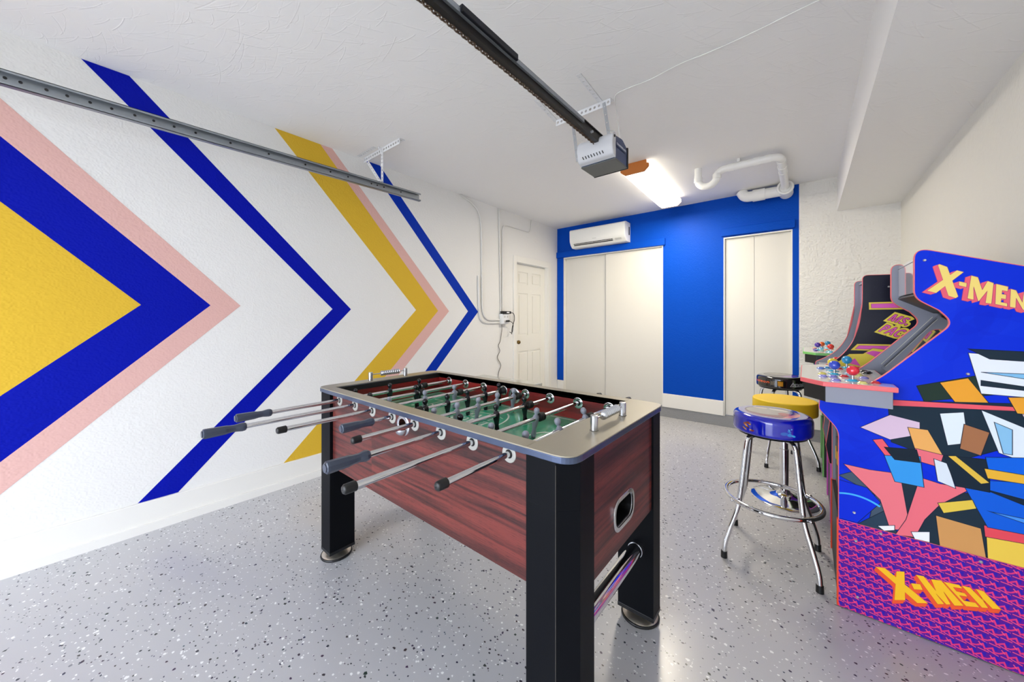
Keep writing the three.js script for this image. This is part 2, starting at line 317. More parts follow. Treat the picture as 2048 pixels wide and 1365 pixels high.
// ---------------------------------------------------------------- things on walls and ceiling
{ // ceiling fluorescent
  const L = thing('ceiling_light', 'wraparound fluorescent ceiling light with oak end caps, glowing', 'light', [-1.222, H, -3.82]);
  L.rotation.y = 0.034;
  const prof = [[-0.125, -0.03], [-0.125, -0.062], [-0.085, -0.098], [0.085, -0.098], [0.125, -0.062], [0.125, -0.03]];
  obj('housing', bx(0.2, 0.03, 1.2, 0, -0.016, 0), M.whiteMetal, L);
  obj('diffuser', ext(shape(prof), 1.22).translate(0, 0, -0.61), M.diffuser, L);
  const cap = [[-0.104, 0], [-0.108, -0.03], [-0.127, -0.036], [-0.127, -0.064], [-0.087, -0.1], [0.087, -0.1], [0.127, -0.064], [0.127, -0.036], [0.108, -0.03], [0.104, 0]];
  for (const [z, k] of [[0.61, 1], [-0.632, 0.97]]) obj('end_cap', uvBox(ext(shape(cap.map(([x, y]) => [x * k, y * k])), 0.022, 0.003).translate(0, 0, z)), M.oak, L);
  const a = new THREE.RectAreaLight(WARM, LAMP.power, 0.2, 1.2);
  a.position.set(0, -0.112, 0); a.rotation.x = -PI / 2; a.name = 'tube_light'; L.add(a);
}
{ // mini split air conditioner
  const x0 = -2.70, x1 = -1.86, zc = ZB;
  const A = thing('air_conditioner', 'white split air conditioner on the blue wall above the closet', 'air conditioner', [(x0 + x1) / 2, 2.31, zc]);
  const w = x1 - x0, prof = rounded([[0, 0.0], [0.13, 0.0, 0.02], [0.2, 0.07, 0.05], [0.205, 0.25, 0.02], [0.16, 0.268, 0.02], [0, 0.268]]);
  obj('casing', ext(shape(prof), w, 0.006).rotateY(-PI / 2).translate(w / 2, 0, 0), M.plastic, A);
  const lou = obj('air_outlet', bx(0.6, 0.03, 0.01, -0.06, 0.036, 0.164).applyMatrix4(new THREE.Matrix4()), M.darkSlot, A);
  lou.geometry.translate(0, -0.036, -0.164).rotateX(0.75).translate(0, 0.04, 0.172);
  for (let i = 0; i < 9; i++) { const v = obj('vane', bx(0.012, 0.022, 0.004, 0, 0, 0).rotateX(0.75).translate(-0.33 + i * 0.068, 0.041, 0.177), M.greyPlastic, A); }
  obj('louver', bx(0.62, 0.006, 0.004).rotateX(0.75).translate(-0.06, 0.04, 0.179), M.plastic, A);
  obj('grille_strip', bx(0.09, 0.028, 0.004).rotateX(0.75).translate(0.32, 0.041, 0.174), M.greyPlastic, A);
  obj('side_grille', bx(0.004, 0.11, 0.03, w / 2 + 0.001, 0.15, 0.05), M.dark, A);
  const [c, g] = canvas(128, 32); g.fillStyle = '#efefec'; g.fillRect(0, 0, 128, 32); g.fillStyle = '#9a9a9a'; g.font = 'bold 20px sans-serif'; g.fillText('FRIEDRICH', 6, 23);
  obj('badge', new THREE.PlaneGeometry(0.07, 0.013).translate(-0.02, 0.09, 0.2046), std('#ffffff', 0.5, { map: tex(c) }), A);
}
const angleIron = (len, w, holes, t = 0.003) => ext(shape([[0, 0], [len, 0], [len, w], [0, w]], Array.from({ length: holes }, (_, i) => hole((i + 0.5) * len / holes, w / 2, w * 0.21))), t);
{ // garage door opener
  const O = thing('garage_door_opener', 'chain-drive garage door opener with white lens hung from the ceiling', 'garage opener', [-0.99, 2.23, -2.08]);
  const hw = 0.115;
  // side profile (z toward the lens end, y): extruded across x
  const body = rounded([[-0.13, 0.0, 0.01], [0.055, 0.0], [0.055, 0.135], [-0.06, 0.15, 0.02], [-0.13, 0.12, 0.02]]);
  obj('motor_cover', ext(shape(body), 2 * hw - 0.006, 0.004).rotateY(-PI / 2).translate(hw - 0.003, 0, 0), M.openerBlue, O);
  const lens = rounded([[0.05, 0.0], [0.085, 0.012, 0.01], [0.11, 0.06, 0.03], [0.095, 0.135, 0.03], [0.05, 0.15]]);
  obj('light_lens', ext(shape(lens), 2 * hw + 0.006, 0.008).rotateY(-PI / 2).translate(hw + 0.003, 0, 0), M.lens, O);
  for (let i = 0; i < 8; i++) obj('vent_slot', bx(0.004, 0.018, 0.004).rotateZ(0.3).rotateX(0.45).translate(-0.075 + i * 0.0185, 0.03 + i * 0.0004, 0.0985), M.dark, O);
  obj('base_plate', b2(-hw, hw, -0.008, 0.0005, -0.13, 0.052, 0.003), M.openerGrey, O);
  obj('back_trim', b2(-hw - 0.004, hw + 0.004, -0.01, 0.125, -0.142, -0.128, 0.006), M.black, O);
  const [c, g] = canvas(256, 64); g.fillStyle = '#34456e'; g.fillRect(0, 0, 256, 64); g.fillStyle = '#e8ecf4'; g.font = 'bold 34px sans-serif'; g.fillText('CHAMBERLAIN', 6, 44);
  obj('side_badge', new THREE.PlaneGeometry(0.15, 0.032).rotateY(PI / 2).translate(hw + 0.0012, 0.09, -0.035), std('#ffffff', 0.5, { map: tex(c) }), O);
  obj('button', cyl(0.008, 0.008, 0.004, hw + 0.005, 0.118, 0.075, 14, 'x'), M.black, O);
  const rx = 0.018;                                               // rail, in local x
  obj('rail', [b2(rx - 0.012, rx + 0.012, 0.1, 0.152, 0.06, 3.14), b2(rx - 0.02, rx + 0.02, 0.148, 0.153, 0.06, 3.14)], M.rail, O);
  obj('rail_flange', b2(rx + 0.0125, rx + 0.024, 0.128, 0.147, 0.3, 3.14), M.galv, O);
  obj('rail_sleeve', b2(rx + 0.006, rx + 0.034, 0.13, 0.158, 0.9, 1.22, 0.004), M.navyMetal, O);
  const links = [];
  const link = new THREE.TorusGeometry(0.0085, 0.0034, 5, 8).scale(1.25, 1, 1);
  for (let i = 0; i < 170; i++) { const gl = link.clone(); gl.rotateY(PI / 2); if (i % 2) gl.rotateZ(PI / 2.4); gl.translate(rx - 0.02, 0.102, 0.1 + i * 0.0172); links.push(gl); }
  obj('chain', links, M.chain, O);
  obj('rail_bolt', cyl(0.007, 0.007, 0.05, rx, 0.118, 0.2, 12, 'x'), M.zinc, O);
  const top = H - 2.23, zi = -0.08;
  const iron = [angleIron(0.41, 0.042, 13).translate(-0.385, top - 0.044, zi), angleIron(0.41, 0.042, 13).rotateX(PI / 2).translate(-0.385, top - 0.001, zi - 0.042)];
  obj('ceiling_angle', iron, M.whiteMetal, O);
  obj('hanger_strap', angleIron(0.33, 0.022, 6).rotateZ(-PI / 2 + 0.16).translate(-0.03, top - 0.02, zi + 0.004), M.zinc, O);
  obj('hanger_strap', angleIron(0.33, 0.022, 6).rotateZ(-PI / 2 + 0.14).translate(-0.265, top - 0.02, zi + 0.004), M.zinc, O);
  obj('ceiling_strap', angleIron(0.34, 0.03, 7).rotateX(PI / 2).rotateY(PI / 2 + 0.06).translate(-0.04, top - 0.001, 0.25), M.whiteMetal, O);
  obj('ceiling_strap', angleIron(0.3, 0.03, 6).rotateX(PI / 2).rotateY(PI / 2 + 0.12).translate(-0.37, top - 0.001, 0.21), M.whiteMetal, O);
  obj('antenna_bracket', tube([[0.04, 0.14, 0.02], [0.055, 0.19, 0.0], [0.075, 0.195, -0.02], [0.085, 0.15, -0.03]], 0.002, 20, 6), M.zinc, O);
}
{ // white cable stapled across the ceiling
  const y = H - 0.004;
  tag(obj('ceiling_cable', tube([[-0.90, 2.375, -2.16], [-0.925, 2.46, -2.2], [-0.962, 2.60, -2.26], [-0.985, y, -2.3], [-0.958, y, -2.21], [-0.917, y, -2.142], [-0.82, y, -2.134], [-0.709, y, -2.138], [-0.539, y, -2.113], [-0.392, y, -2.118], [-0.215, y, -2.11], [-0.05, y, -2.09], [0.1, y, -2.075], [0.232, y, -2.06]], 0.0032, 160, 6), M.plastic), 'thin white cable stapled across the ceiling from the opener', 'cable');
}
{ // horizontal garage door track
  const x = -2.70, y = 2.35, z0 = -1.948, z1 = 1.9, zb = -1.59, top = H - y;
  const T = thing('garage_door_track', 'galvanised steel door track hung along the mural wall', 'door track', [x, y, 0]);
  const h = 0.033, w = 0.03, tilt = (g) => g.translate(0, 0, -zb).rotateX(0.02).translate(0, 0, zb);
  obj('channel', [b2(0, 0.003, -h, h, z0, z1), b2(0, w, h - 0.003, h, z0, z1), b2(0, w, -h, -h + 0.003, z0, z1), b2(w - 0.003, w, h - 0.012, h, z0, z1), b2(w - 0.003, w, -h, -h + 0.012, z0, z1)].map(tilt), M.galv, T);
  const bolts = [-1.76, -1.60, -1.54, -1.49, -1.3, -1.17, -1.0, -0.78, -0.58, -0.42, -0.33, -0.25, -0.18, -0.1, -0.03, 0.04, 0.1, 0.17, 0.21];
  for (const z of bolts) obj('bolt', tilt(cyl(0.006, 0.006, 0.003, 0.0045, 0.006, z, 10, 'x')), M.black, T);
  obj('ceiling_angle', [angleIron(0.55, 0.045, 16).translate(-0.3, top - 0.046, zb), angleIron(0.55, 0.045, 16).rotateX(PI / 2).translate(-0.3, top - 0.001, zb - 0.045), angleIron(0.26, 0.03, 8).rotateX(PI / 2).translate(-0.3, top - 0.004, zb + 0.034)], M.whiteMetal, T);
  const hl = top - 0.02 - h;
  obj('hanger', [angleIron(hl, 0.03, 9).rotateZ(PI / 2).translate(0.018, h, zb + 0.004), angleIron(hl, 0.03, 9).rotateY(PI / 2).rotateX(PI / 2).translate(-0.012, hl + h, zb + 0.004)], M.whiteMetal, T);
  obj('brace', angleIron(0.31, 0.026, 8).rotateZ(PI - 0.83).translate(0.0, 0.05, zb + 0.009), M.whiteMetal, T);
}
{ // white waste pipe
  const P = thing('drain_pipe', 'white waste pipe with a trap below the ceiling and a tee above the closet', 'pipe', [-0.4, H, -4.1]);
  const o = [-0.4, H, -4.1], l = (p) => p.map((q) => [q[0] - o[0], q[1] - o[1], q[2] - o[2]]), r = 0.03, z = -3.72;
  obj('stub', cyl(r, r, 0.11, -0.788 + 0.4, 2.628 - H, z + 4.1), M.pvc, P);
  const arc = Array.from({ length: 17 }, (_, i) => { const t = PI + (i / 16) * PI; return [-0.71 + 0.078 * Math.cos(t), 2.578 + 0.078 * Math.sin(t), z]; });
  obj('trap', tube(l([[-0.788, 2.62, z], [-0.788, 2.6, z], ...arc, [-0.628, 2.592, z], [-0.612, 2.61, z], [-0.58, 2.624, z], [-0.54, 2.626, z]]), r * 1.07, 90, 16), M.pvc, P);
  obj('run', bent(l([[-0.55, 2.626, z], [-0.165, 2.626, z], [-0.165, 2.61, -4.62]]), 0.075, r * 1.06, 16), M.pvc, P);
  for (const [x, y, zz, ax, k = 1.18] of [[-0.788, 2.572, z, 'y'], [-0.632, 2.572, z, 'y'], [-0.52, 2.626, z, 'x'], [-0.33, 2.626, z, 'x'], [-0.25, 2.626, z, 'x'], [-0.165, 2.624, -3.83, 'z'], [-0.165, 2.621, -3.98, 'z'], [-0.165, 2.62, -4.12, 'z']]) obj('coupling', cyl(r * k, r * k, 0.045, x - o[0], y - o[1], zz - o[2], 24, ax), M.pvc, P);
  obj('tee', [cyl(0.062, 0.062, 0.2, -0.165 - o[0], 2.603 - o[1], -4.68 - o[2], 26, 'z'), cyl(0.055, 0.055, 0.22, -0.27 - o[0], 2.608 - o[1], -4.68 - o[2], 24, 'x')], M.pvc, P);
  obj('collar', [tor(0.06, 0.013, -0.165 - o[0], 2.606 - o[1], -4.575 - o[2], 'z', 30, 8)], M.pvc, P);
  obj('coupling', cyl(0.063, 0.063, 0.11, -0.395 - o[0], 2.608 - o[1], -4.68 - o[2], 24, 'x'), M.pvc, P);
  obj('branch_elbow', bent(l([[-0.43, 2.608, -4.68], [-0.52, 2.608, -4.68], [-0.555, 2.676, -4.69]]), 0.07, 0.055, 18), M.pvc, P);
  obj('strap', bx(0.02, 0.03, 0.07, -0.46 - o[0], 2.667 - o[1], z - o[2]), M.pvc, P);
}
{ // conduits on the left wall
  const x = XL + 0.012, w = (p) => p.map(([y, z]) => [x, y, z]);
  const grp = 'painted conduits running to the outlet box';
  const cd = (name, pts, label, rad, r = 0.011) => tag(obj(name, bent(w(pts), rad, r, 8), M.wall), label, 'conduit', grp);
  cd('conduit', [[2.675, -2.745], [2.62, -2.96], [2.5, -3.085], [1.25, -3.1], [1.25, -3.418]], 'cream conduit with a sweeping top bend, running down nearest the blue chevron', 0.2);
  cd('conduit', [[1.78, -3.03], [1.212, -3.045], [1.212, -3.418]], 'short cream conduit that starts halfway up the wall', 0.16);
  cd('conduit', [[2.675, -3.405], [1.335, -3.44]], 'straight cream conduit dropping from the ceiling to the outlet box', 0.01, 0.0085);
  cd('conduit', [[2.672, -4.108], [2.49, -4.1], [2.49, -3.475], [1.335, -3.468]], 'cream conduit that crosses above the door frame to the outlet box', 0.09, 0.0085);
  const B = thing('outlet_box', 'white surface outlet box beside the white door', 'outlet', [XL, 1.263, -3.485]);
  obj('box', bx(0.06, 0.13, 0.125, 0.03, 0, 0, 0.006), M.plastic, B);
  obj('cover_plate', bx(0.004, 0.122, 0.118, 0.062, 0, 0, 0.0015), M.white, B);
  for (const [dy, dz] of [[0.028, 0.025], [0.028, -0.025], [-0.03, 0.025], [-0.03, -0.025]]) obj('socket', bx(0.003, 0.026, 0.026, 0.065, dy, dz, 0.001), M.greyPlastic, B);
  const A = thing('power_adapter', 'black power adapter with looped lead, plugged in at the outlet box', 'adapter', [XL + 0.05, 1.345, -3.495]);
  obj('body', bx(0.06, 0.034, 0.15, 0, 0, 0, 0.005), M.black, A);
  obj('label_sticker', bx(0.001, 0.016, 0.05, 0.0306, 0, -0.01), M.white, A);
  const ax = XL + 0.05, ay = 1.345, az = -3.495; obj('power_lead', [tube([[x + 0.05, 1.235, -3.47], [x + 0.075, 1.235, -3.52], [x + 0.07, 1.2, -3.6], [x + 0.05, 1.12, -3.62], [x + 0.05, 1.08, -3.6], [x + 0.05, 1.09, -3.56]], 0.0045, 40, 6), tube([[x + 0.04, 1.345, -3.57], [x + 0.05, 1.33, -3.64], [x + 0.05, 1.25, -3.655], [x + 0.05, 1.15, -3.61], [x + 0.05, 1.06, -3.6]], 0.0045, 40, 6), cyl(0.014, 0.01, 0.05, x + 0.075, 1.235, -3.49, 10, 'z')].map((q) => q.translate(-ax, -ay, -az)), M.black, A);
  tag(obj('electric_cable', tube([[x + 0.012, 1.19, -3.446], [x + 0.01, 1.13, -3.45], [x + 0.004, 1.07, -3.446], [x, 0.98, -3.43], [x, 0.92, -3.395], [x, 0.85, -3.42], [x, 0.77, -3.375], [x, 0.67, -3.44], [x, 0.58, -3.4], [x, 0.48, -3.385], [x, 0.2, -3.36], [x + 0.03, 0.03, -3.3]], 0.004, 120, 6), std('#5b554c', 0.6)), 'thin kinked brown cord trailing down the wall below the outlet box', 'cord');
}
{ // low grey box behind the foosball table
  const B = thing('storage_cabinet', 'low grey cabinet with a glossy top behind the foosball table', 'cabinet', [-2.31, 0, -2.56]);
  obj('carcass', bx(0.72, 0.6, 0.4, 0, 0.3, 0, 0.006), M.greyPlastic, B);
  obj('top', bx(0.77, 0.03, 0.45, 0, 0.645, 0, 0.008), phys('#a9aaa3', 0.12, { clearcoat: 0.6, clearcoatRoughness: 0.05 }), B);
}

// ---------------------------------------------------------------- foosball table
const TX0 = -2.032, TX1 = -0.469, TZ0 = -0.8105, TZ1 = -1.596, TH = 0.903;
{
  const cx = (TX0 + TX1) / 2, cz = (TZ0 + TZ1) / 2;
  const T = thing('foosball_table', 'mahogany and black foosball table with chrome rods', 'foosball table', [cx, 0, cz]);
  const at = (g) => g.translate(-cx, 0, -cz), P = (name, gs, m, parent = T) => obj(name, [].concat(gs).map(at), m, parent);
  const hx = [TX0, TX1], IN = { x0: -1.91, x1: -0.607, z0: -0.868, z1: -1.545 };
  const flat = (pts, y0, y1, bev = 0.002) => uvBox(ext(shape(pts.map(([x, z]) => [x, -z])), y1 - y0, bev).rotateX(-PI / 2).translate(0, y0, 0));
  // top: two end caps with rounded outer corners and two long rails
  const J0 = IN.x0 - 0.0, J1 = IN.x1 - 0.012;
  const capR = rounded([[J1, TZ0], [TX1, TZ0, 0.06], [TX1, TZ1, 0.06], [J1, TZ1]]), capL = rounded([[J0 - 0.03, TZ0], [TX0, TZ0, 0.06], [TX0, TZ1, 0.06], [J0 - 0.03, TZ1]]);
  for (const [c, a] of [[capR, [J1, IN.x1]], [capL, [J0 - 0.03, IN.x0]]]) {
    P('top_end_cap', flat(c, TH - 0.004, TH, 0.001), M.topTaupe);
    P('edge_band', flat(offset(c, 0.0008), TH - 0.022, TH - 0.0035, 0.002), M.edgeBand);
  }
  for (const [z0, z1] of [[IN.z0, TZ0], [TZ1, IN.z1]]) {
    P('top_rail', b2(J0 - 0.0295, J1 - 0.0005, TH - 0.004, TH, z0, z1), M.topTaupe);
    P('edge_band', b2(J0 - 0.0295, J1 - 0.0005, TH - 0.022, TH - 0.004, z0 - (z0 === TZ1 ? 0.0008 : 0), z1 + (z1 === TZ0 ? 0.0008 : 0)), M.edgeBand);
  }
  // inner lip in black under the rails
  P('inner_lip', [b2(IN.x0, IN.x1, TH - 0.03, TH - 0.001, IN.z1 - 0.004, IN.z1), b2(IN.x0, IN.x1, TH - 0.03, TH - 0.001, IN.z0, IN.z0 + 0.004), b2(IN.x0 - 0.004, IN.x0, TH - 0.03, TH - 0.001, IN.z1, IN.z0)], M.black);
  // side panels with holes for rods and ball cup
  const RX = [-1.808, -1.65, -1.493, -1.334, -1.177, -1.018, -0.856, -0.696], RY = 0.858, CUP = [-1.2555, 0.838];
  const sp = [[-1.884, 0.5], [-0.62, 0.5], [-0.62, TH - 0.0225], [-1.884, TH - 0.0225]];
  for (const [z0, name] of [[-0.862, 0], [-1.577, 1]]) P('side_panel', uvBox(ext(shape(sp, [...RX.map((x) => hole(x, RY, 0.011)), hole(CUP[0], CUP[1], 0.026, 24)]), 0.032).translate(0, 0, z0)), M.mahogany);
  for (const [z, s] of [[-0.8625, -1], [-1.541, 1]]) P('inner_liner', uvBox(ext(shape([[IN.x0, 0.755], [IN.x1, 0.755], [IN.x1, TH - 0.03], [IN.x0, TH - 0.03]], [...RX.map((x) => hole(x, RY, 0.011)), hole(CUP[0], CUP[1], 0.026, 24)]), 0.004).translate(0, 0, s < 0 ? z - 0.004 : z - 0.004)), M.redwood);
  P('inner_liner', b2(IN.x0 - 0.004, IN.x0, 0.755, TH - 0.03, IN.z1, IN.z0), M.redwood);
  P('inner_liner', b2(IN.x1, IN.x1 + 0.004, 0.755, TH - 0.03, IN.z1, IN.z0), M.redwood);
  for (const [x0, x1] of [[-0.512, -0.48], [TX0 + 0.011, TX0 + 0.043]]) {
    const slot = rounded([[-0.075, -0.042, 0.038], [0.075, -0.042, 0.038], [0.075, 0.042, 0.038], [-0.075, 0.042, 0.038]]).map(([a, y]) => [a + 1.178, y + 0.62]);
    P('end_panel', uvBox(onLeft(ext(shape([[0.94, 0.5], [1.466, 0.5], [1.466, TH - 0.0225], [0.94, TH - 0.0225]], x0 > -1 ? [path2(slot.reverse())] : []), x1 - x0)).translate(x0, 0, 0)), M.mahogany);
    if (x0 > -1) {
      const o = slot, big = offset(o, 0.013);
      P('ball_return', uvBox(onLeft(ext(shape(big, [path2(o)]), 0.006, 0.001)).translate(x1 - 0.0005, 0, 0)), M.chrome);
      P('ball_return_cup', [b2(x0 - 0.09, x0 - 0.085, 0.56, 0.68, -1.27, -1.09), b2(x0 - 0.085, x0, 0.565, 0.57, -1.27, -1.09), uvBox(onLeft(ext(shape(offset(o, -0.0004), [path2(offset(o, -0.005))]), 0.08 + x1 - x0 - 0.001)).translate(x0 - 0.08, 0, 0))], M.black);
    }
  }
  P('bottom_panel', b2(TX0 + 0.05, TX1 - 0.05, 0.505, 0.515, -1.575, -0.835), M.dark);
  // playfield
  const [pc, g] = canvas(2048, 1024), W = IN.x1 - IN.x0, D = IN.z0 - IN.z1;
  g.fillStyle = '#22a984'; g.fillRect(0, 0, 2048, 1024);
  for (let i = 0; i < 420; i++) { const x = rnd() * 2048, y = rnd() * 1024, r = 40 + rnd() * 150; g.fillStyle = ['rgba(6,112,92,.16)', 'rgba(110,178,120,.15)', 'rgba(14,140,100,.2)', 'rgba(150,200,140,.08)'][i % 4]; g.beginPath(); g.ellipse(x, y, r, r * 0.5, rnd() * 3, 0, 7); g.fill(); }
  g.strokeStyle = '#e9f3ea'; g.lineWidth = 13;
  g.strokeRect(50, 40, 1948, 944);
  g.beginPath(); g.moveTo(1024, 40); g.lineTo(1024, 984); g.stroke();
  for (const s of [1, -1]) { const X = (x) => 1024 + s * x; g.strokeRect(Math.min(X(974), X(650)), 250, 324, 524); g.strokeRect(Math.min(X(974), X(830)), 370, 144, 284); g.beginPath(); g.ellipse(X(650), 512, 90, 130, 0, s > 0 ? PI / 2 : -PI / 2, s > 0 ? PI * 1.5 : PI / 2); g.stroke(); g.fillStyle = '#e9f3ea'; g.beginPath(); g.arc(X(740), 512, 14, 0, 7); g.arc(X(330), 250, 12, 0, 7); g.fill(); }
  g.fillStyle = '#22a984'; g.beginPath(); g.ellipse(1024, 512, 250, 330, 0, 0, 7); g.fill(); g.stroke();
  g.fillStyle = '#e9f3ea'; g.textAlign = 'center'; g.font = 'bold 108px serif'; g.fillText('EAST', 1024, 440); g.font = 'bold 116px serif'; g.fillText('POINT', 1024, 560); g.font = 'bold 76px sans-serif'; g.fillText('sports', 1024, 660);
  g.lineWidth = 8; g.beginPath(); g.moveTo(850, 340); g.quadraticCurveTo(1024, 260, 1198, 340); g.moveTo(850, 700); g.quadraticCurveTo(1024, 780, 1198, 700); g.stroke();
  const pf = new THREE.PlaneGeometry(W, D).rotateX(-PI / 2).translate((IN.x0 + IN.x1) / 2, 0.776, (IN.z0 + IN.z1) / 2);
  P('playfield', pf, phys('#ffffff', 0.28, { map: tex(pc), clearcoat: 0.5, clearcoatRoughness: 0.1 }));
  P('playfield_board', b2(IN.x0, IN.x1, 0.755, 0.7755, IN.z1, IN.z0), M.dark);
  // legs
  const legShape = (sx, sz) => [[0, 0], [sx * 0.1, 0], [sx * 0.148, sz * 0.048], [sx * 0.148, sz * 0.13], [0, sz * 0.13]];
  for (const [x, sx] of [[TX1 - 0.151, 1], [TX0 + 0.148, -1]]) for (const [z, sz] of [[TZ0 - 0.004, -1], [TZ1 + 0.004, 1]]) {
    const pts = legShape(sx, 1).map(([a, b]) => [x + a, z + sz * b]);
    const nx = (sx > 0 ? IN.x1 + 0.005 : IN.x0 - 0.005) - x, upper = [[0, 0], [sx * 0.1, 0], [sx * 0.148, 0.048], [sx * 0.148, 0.13], [nx, 0.13], [nx, 0.046], [0, 0.046]].map(([p, q]) => [x + p, z + sz * q]);
    const leg = P('leg', [flat(pts, 0.045, 0.75, 0.0015), flat(upper, 0.7485, TH - 0.0225, 0.0015)], M.tableBlack);
    P('leg_trim', flat(offset(pts, 0.0012), 0.046, 0.062, 0.001), M.black, leg);
    if (sx > 0 || sz > 0) P('corner_seam', b2(x + sx * 0.1 - 0.0007, x + sx * 0.1 + 0.0007, 0.07, TH - 0.03, z - 0.0012, z + 0.0012), std('#45413c', 0.6), leg);
    const px = x + sx * 0.072, pz = z + sz * 0.066;
    P('foot', [lathe([[0.001, 0.036], [0.012, 0.036], [0.02, 0.026], [0.045, 0.021], [0.066, 0.015], [0.073, 0.009]], 40).translate(px, 0, pz), cyl(0.009, 0.009, 0.03, px, 0.036, pz, 14)], M.nickel, leg);
    P('foot_rim', [lathe([[0.068, 0.0005], [0.076, 0.0005], [0.078, 0.006], [0.0765, 0.011], [0.072, 0.0115]], 40).translate(px, 0, pz)], M.black, leg);
  }
  for (const [x, y] of [[-0.535, 0.33], [-1.955, 0.33]]) {
    const st = P('stretcher', cyl(0.028, 0.028, Math.abs(TZ1 - TZ0) - 0.262, x, y, cz, 30, 'z'), M.chrome);
    P('end_sleeve', [cyl(0.03, 0.03, 0.03, x, y, TZ1 + 0.15, 30, 'z'), cyl(0.03, 0.03, 0.03, x, y, TZ0 - 0.15, 30, 'z')], M.satin, st);
  }
  // ball entry rings
  for (const [z, s] of [[-0.83, 1], [-1.577, -1], [-0.8665, -1], [-1.541, 1]]) P('ball_entry_ring', [lathe([[0.026, -0.002], [0.026, 0.003], [0.028, 0.0045], [0.038, 0.004], [0.0425, 0.0015], [0.043, 0]], 40).rotateX(s > 0 ? PI / 2 : -PI / 2).translate(CUP[0], CUP[1], z)], M.satin);
  P('ball_entry_cup', uvBox(new THREE.SphereGeometry(0.03, 26, 10, 0, PI, PI / 2, PI / 2).translate(CUP[0], CUP[1] - 0.012, -0.827)), M.satin);
  // rods, players, grips
  const man = loft([[-0.0790, 0.0105, 0.0105], [-0.066, 0.0115, 0.0115], [-0.056, 0.0085, 0.0112], [-0.044, 0.0075, 0.0095], [-0.03, 0.0095, 0.0125], [-0.018, 0.0115, 0.0155], [-0.006, 0.0125, 0.017], [0.005, 0.0125, 0.0165], [0.013, 0.0095, 0.012], [0.017, 0.0062, 0.0066], [0.0205, 0.0062, 0.0062], [0.0245, 0.0098, 0.0098], [0.031, 0.0122, 0.0122], [0.038, 0.0118, 0.0118], [0.044, 0.0085, 0.0085], [0.047, 0.003, 0.003]], 16);
  const bumperGeo = (() => { const p = [[0.009, -0.016]]; for (let i = 0; i < 4; i++) { const y = -0.016 + i * 0.008; p.push([0.0175, y + 0.001], [0.0175, y + 0.0055], [0.0125, y + 0.006], [0.0125, y + 0.0078]); } p.push([0.009, 0.016]); return lathe(p, 22).rotateX(PI / 2); })();
  const gripGeo = (() => {                                          // octagonal grip along z: 0 at the rod end, 0.128 at the tip
    const s = [[0, 0.0125], [0.004, 0.0155], [0.012, 0.0165], [0.02, 0.0155], [0.034, 0.0132], [0.05, 0.0138], [0.064, 0.0162], [0.12, 0.018], [0.126, 0.0172], [0.128, 0.013]];
    const g2 = loft(s.map(([y, r]) => [y, r, r]), 8).rotateY(PI / 8).rotateX(PI / 2).toNonIndexed(); g2.computeVertexNormals(); return g2;
  })();
  const gripTip = cyl(0.0118, 0.0118, 0.004, 0, 0, 0.129, 16, 'z'), capGeo = lathe([[0.001, 0.034], [0.009, 0.033], [0.0125, 0.028], [0.013, 0.002], [0.0105, 0]], 24).rotateX(PI / 2);
  const rods = [
    ['black', [-0.910, -1.109, -1.306], 'grip', -0.404, 0], ['black', [-0.906, -1.173], 'grip', -0.273, 0.1], ['grey', [-0.913, -1.114, -1.31], 'cap', -0.455, 0.02], ['black', [-0.998, -1.127, -1.258, -1.388, -1.5], 'grip', -0.615, 0.05],
    ['grey', [-0.92, -1.046, -1.175, -1.307, -1.437], 'cap', -0.578, -0.12], ['black', [-0.925, -1.128, -1.325], 'grip', -0.426, 0.06], ['grey', [-0.917, -1.189], 'cap', -0.399, -0.16], ['grey', [-0.924, -1.117, -1.315], 'cap', -0.552, 0.28],
  ];
  rods.forEach(([col, men, end, tip, turn], i) => {
    const x = RX[i], grip = end === 'grip', front = grip ? tip - 0.12 : tip - 0.012, back = i > 5 ? -1.765 : -1.70;
    const rod = P('rod', cyl(0.0092, 0.0092, front - back, x, RY, (front + back) / 2, 20, 'z'), M.chrome);
    const put = (name, geo, m, z, ry = 0, rz = 0) => { const o = obj(name, geo.clone(), m, rod); o.geometry.rotateY(ry).rotateZ(rz).translate(x - cx, RY, z - cz); return o; };
    const pm = col === 'black' ? M.manBlack : M.manGrey;
    for (const z of men) put('player_figure', man, pm, z, 0, turn).userData.label = col + ' player figure';
    put('rubber_bumper', bumperGeo, M.rubber, men[men.length - 1] - 0.04 < -1.53 ? -1.526 : men[men.length - 1] - 0.037);
    put('rubber_bumper', bumperGeo, M.rubber, Math.min(men[0] + 0.037, -0.889));
    if (grip) { put('hand_grip', join([gripGeo, gripTip]), M.grip, tip - 0.13); put('end_cap', capGeo, M.black, back + 0.012, PI); } else { put('end_cap', capGeo, M.black, tip - 0.034); put('end_cap', capGeo, M.black, back + 0.012, PI); }
    for (const [z, s] of [[-0.83, 1], [-0.8665, -1], [-1.541, 1], [-1.577, -1]]) {
      P('rod_bearing', [lathe([[0.0135, 0.0022], [0.0145, 0.0034], [0.025, 0.003], [0.0268, 0.0016], [0.027, 0]], 32).rotateX(s > 0 ? PI / 2 : -PI / 2).translate(x, RY, z)], s > 0 && z > -1 ? M.escut : M.chrome);
      P('bushing', [lathe([[0.0094, 0.005], [0.0115, 0.005], [0.0135, 0.0015], [0.0135, 0.0005]], 26).rotateX(s > 0 ? PI / 2 : -PI / 2).translate(x, RY, z)], M.black);
    }
  });
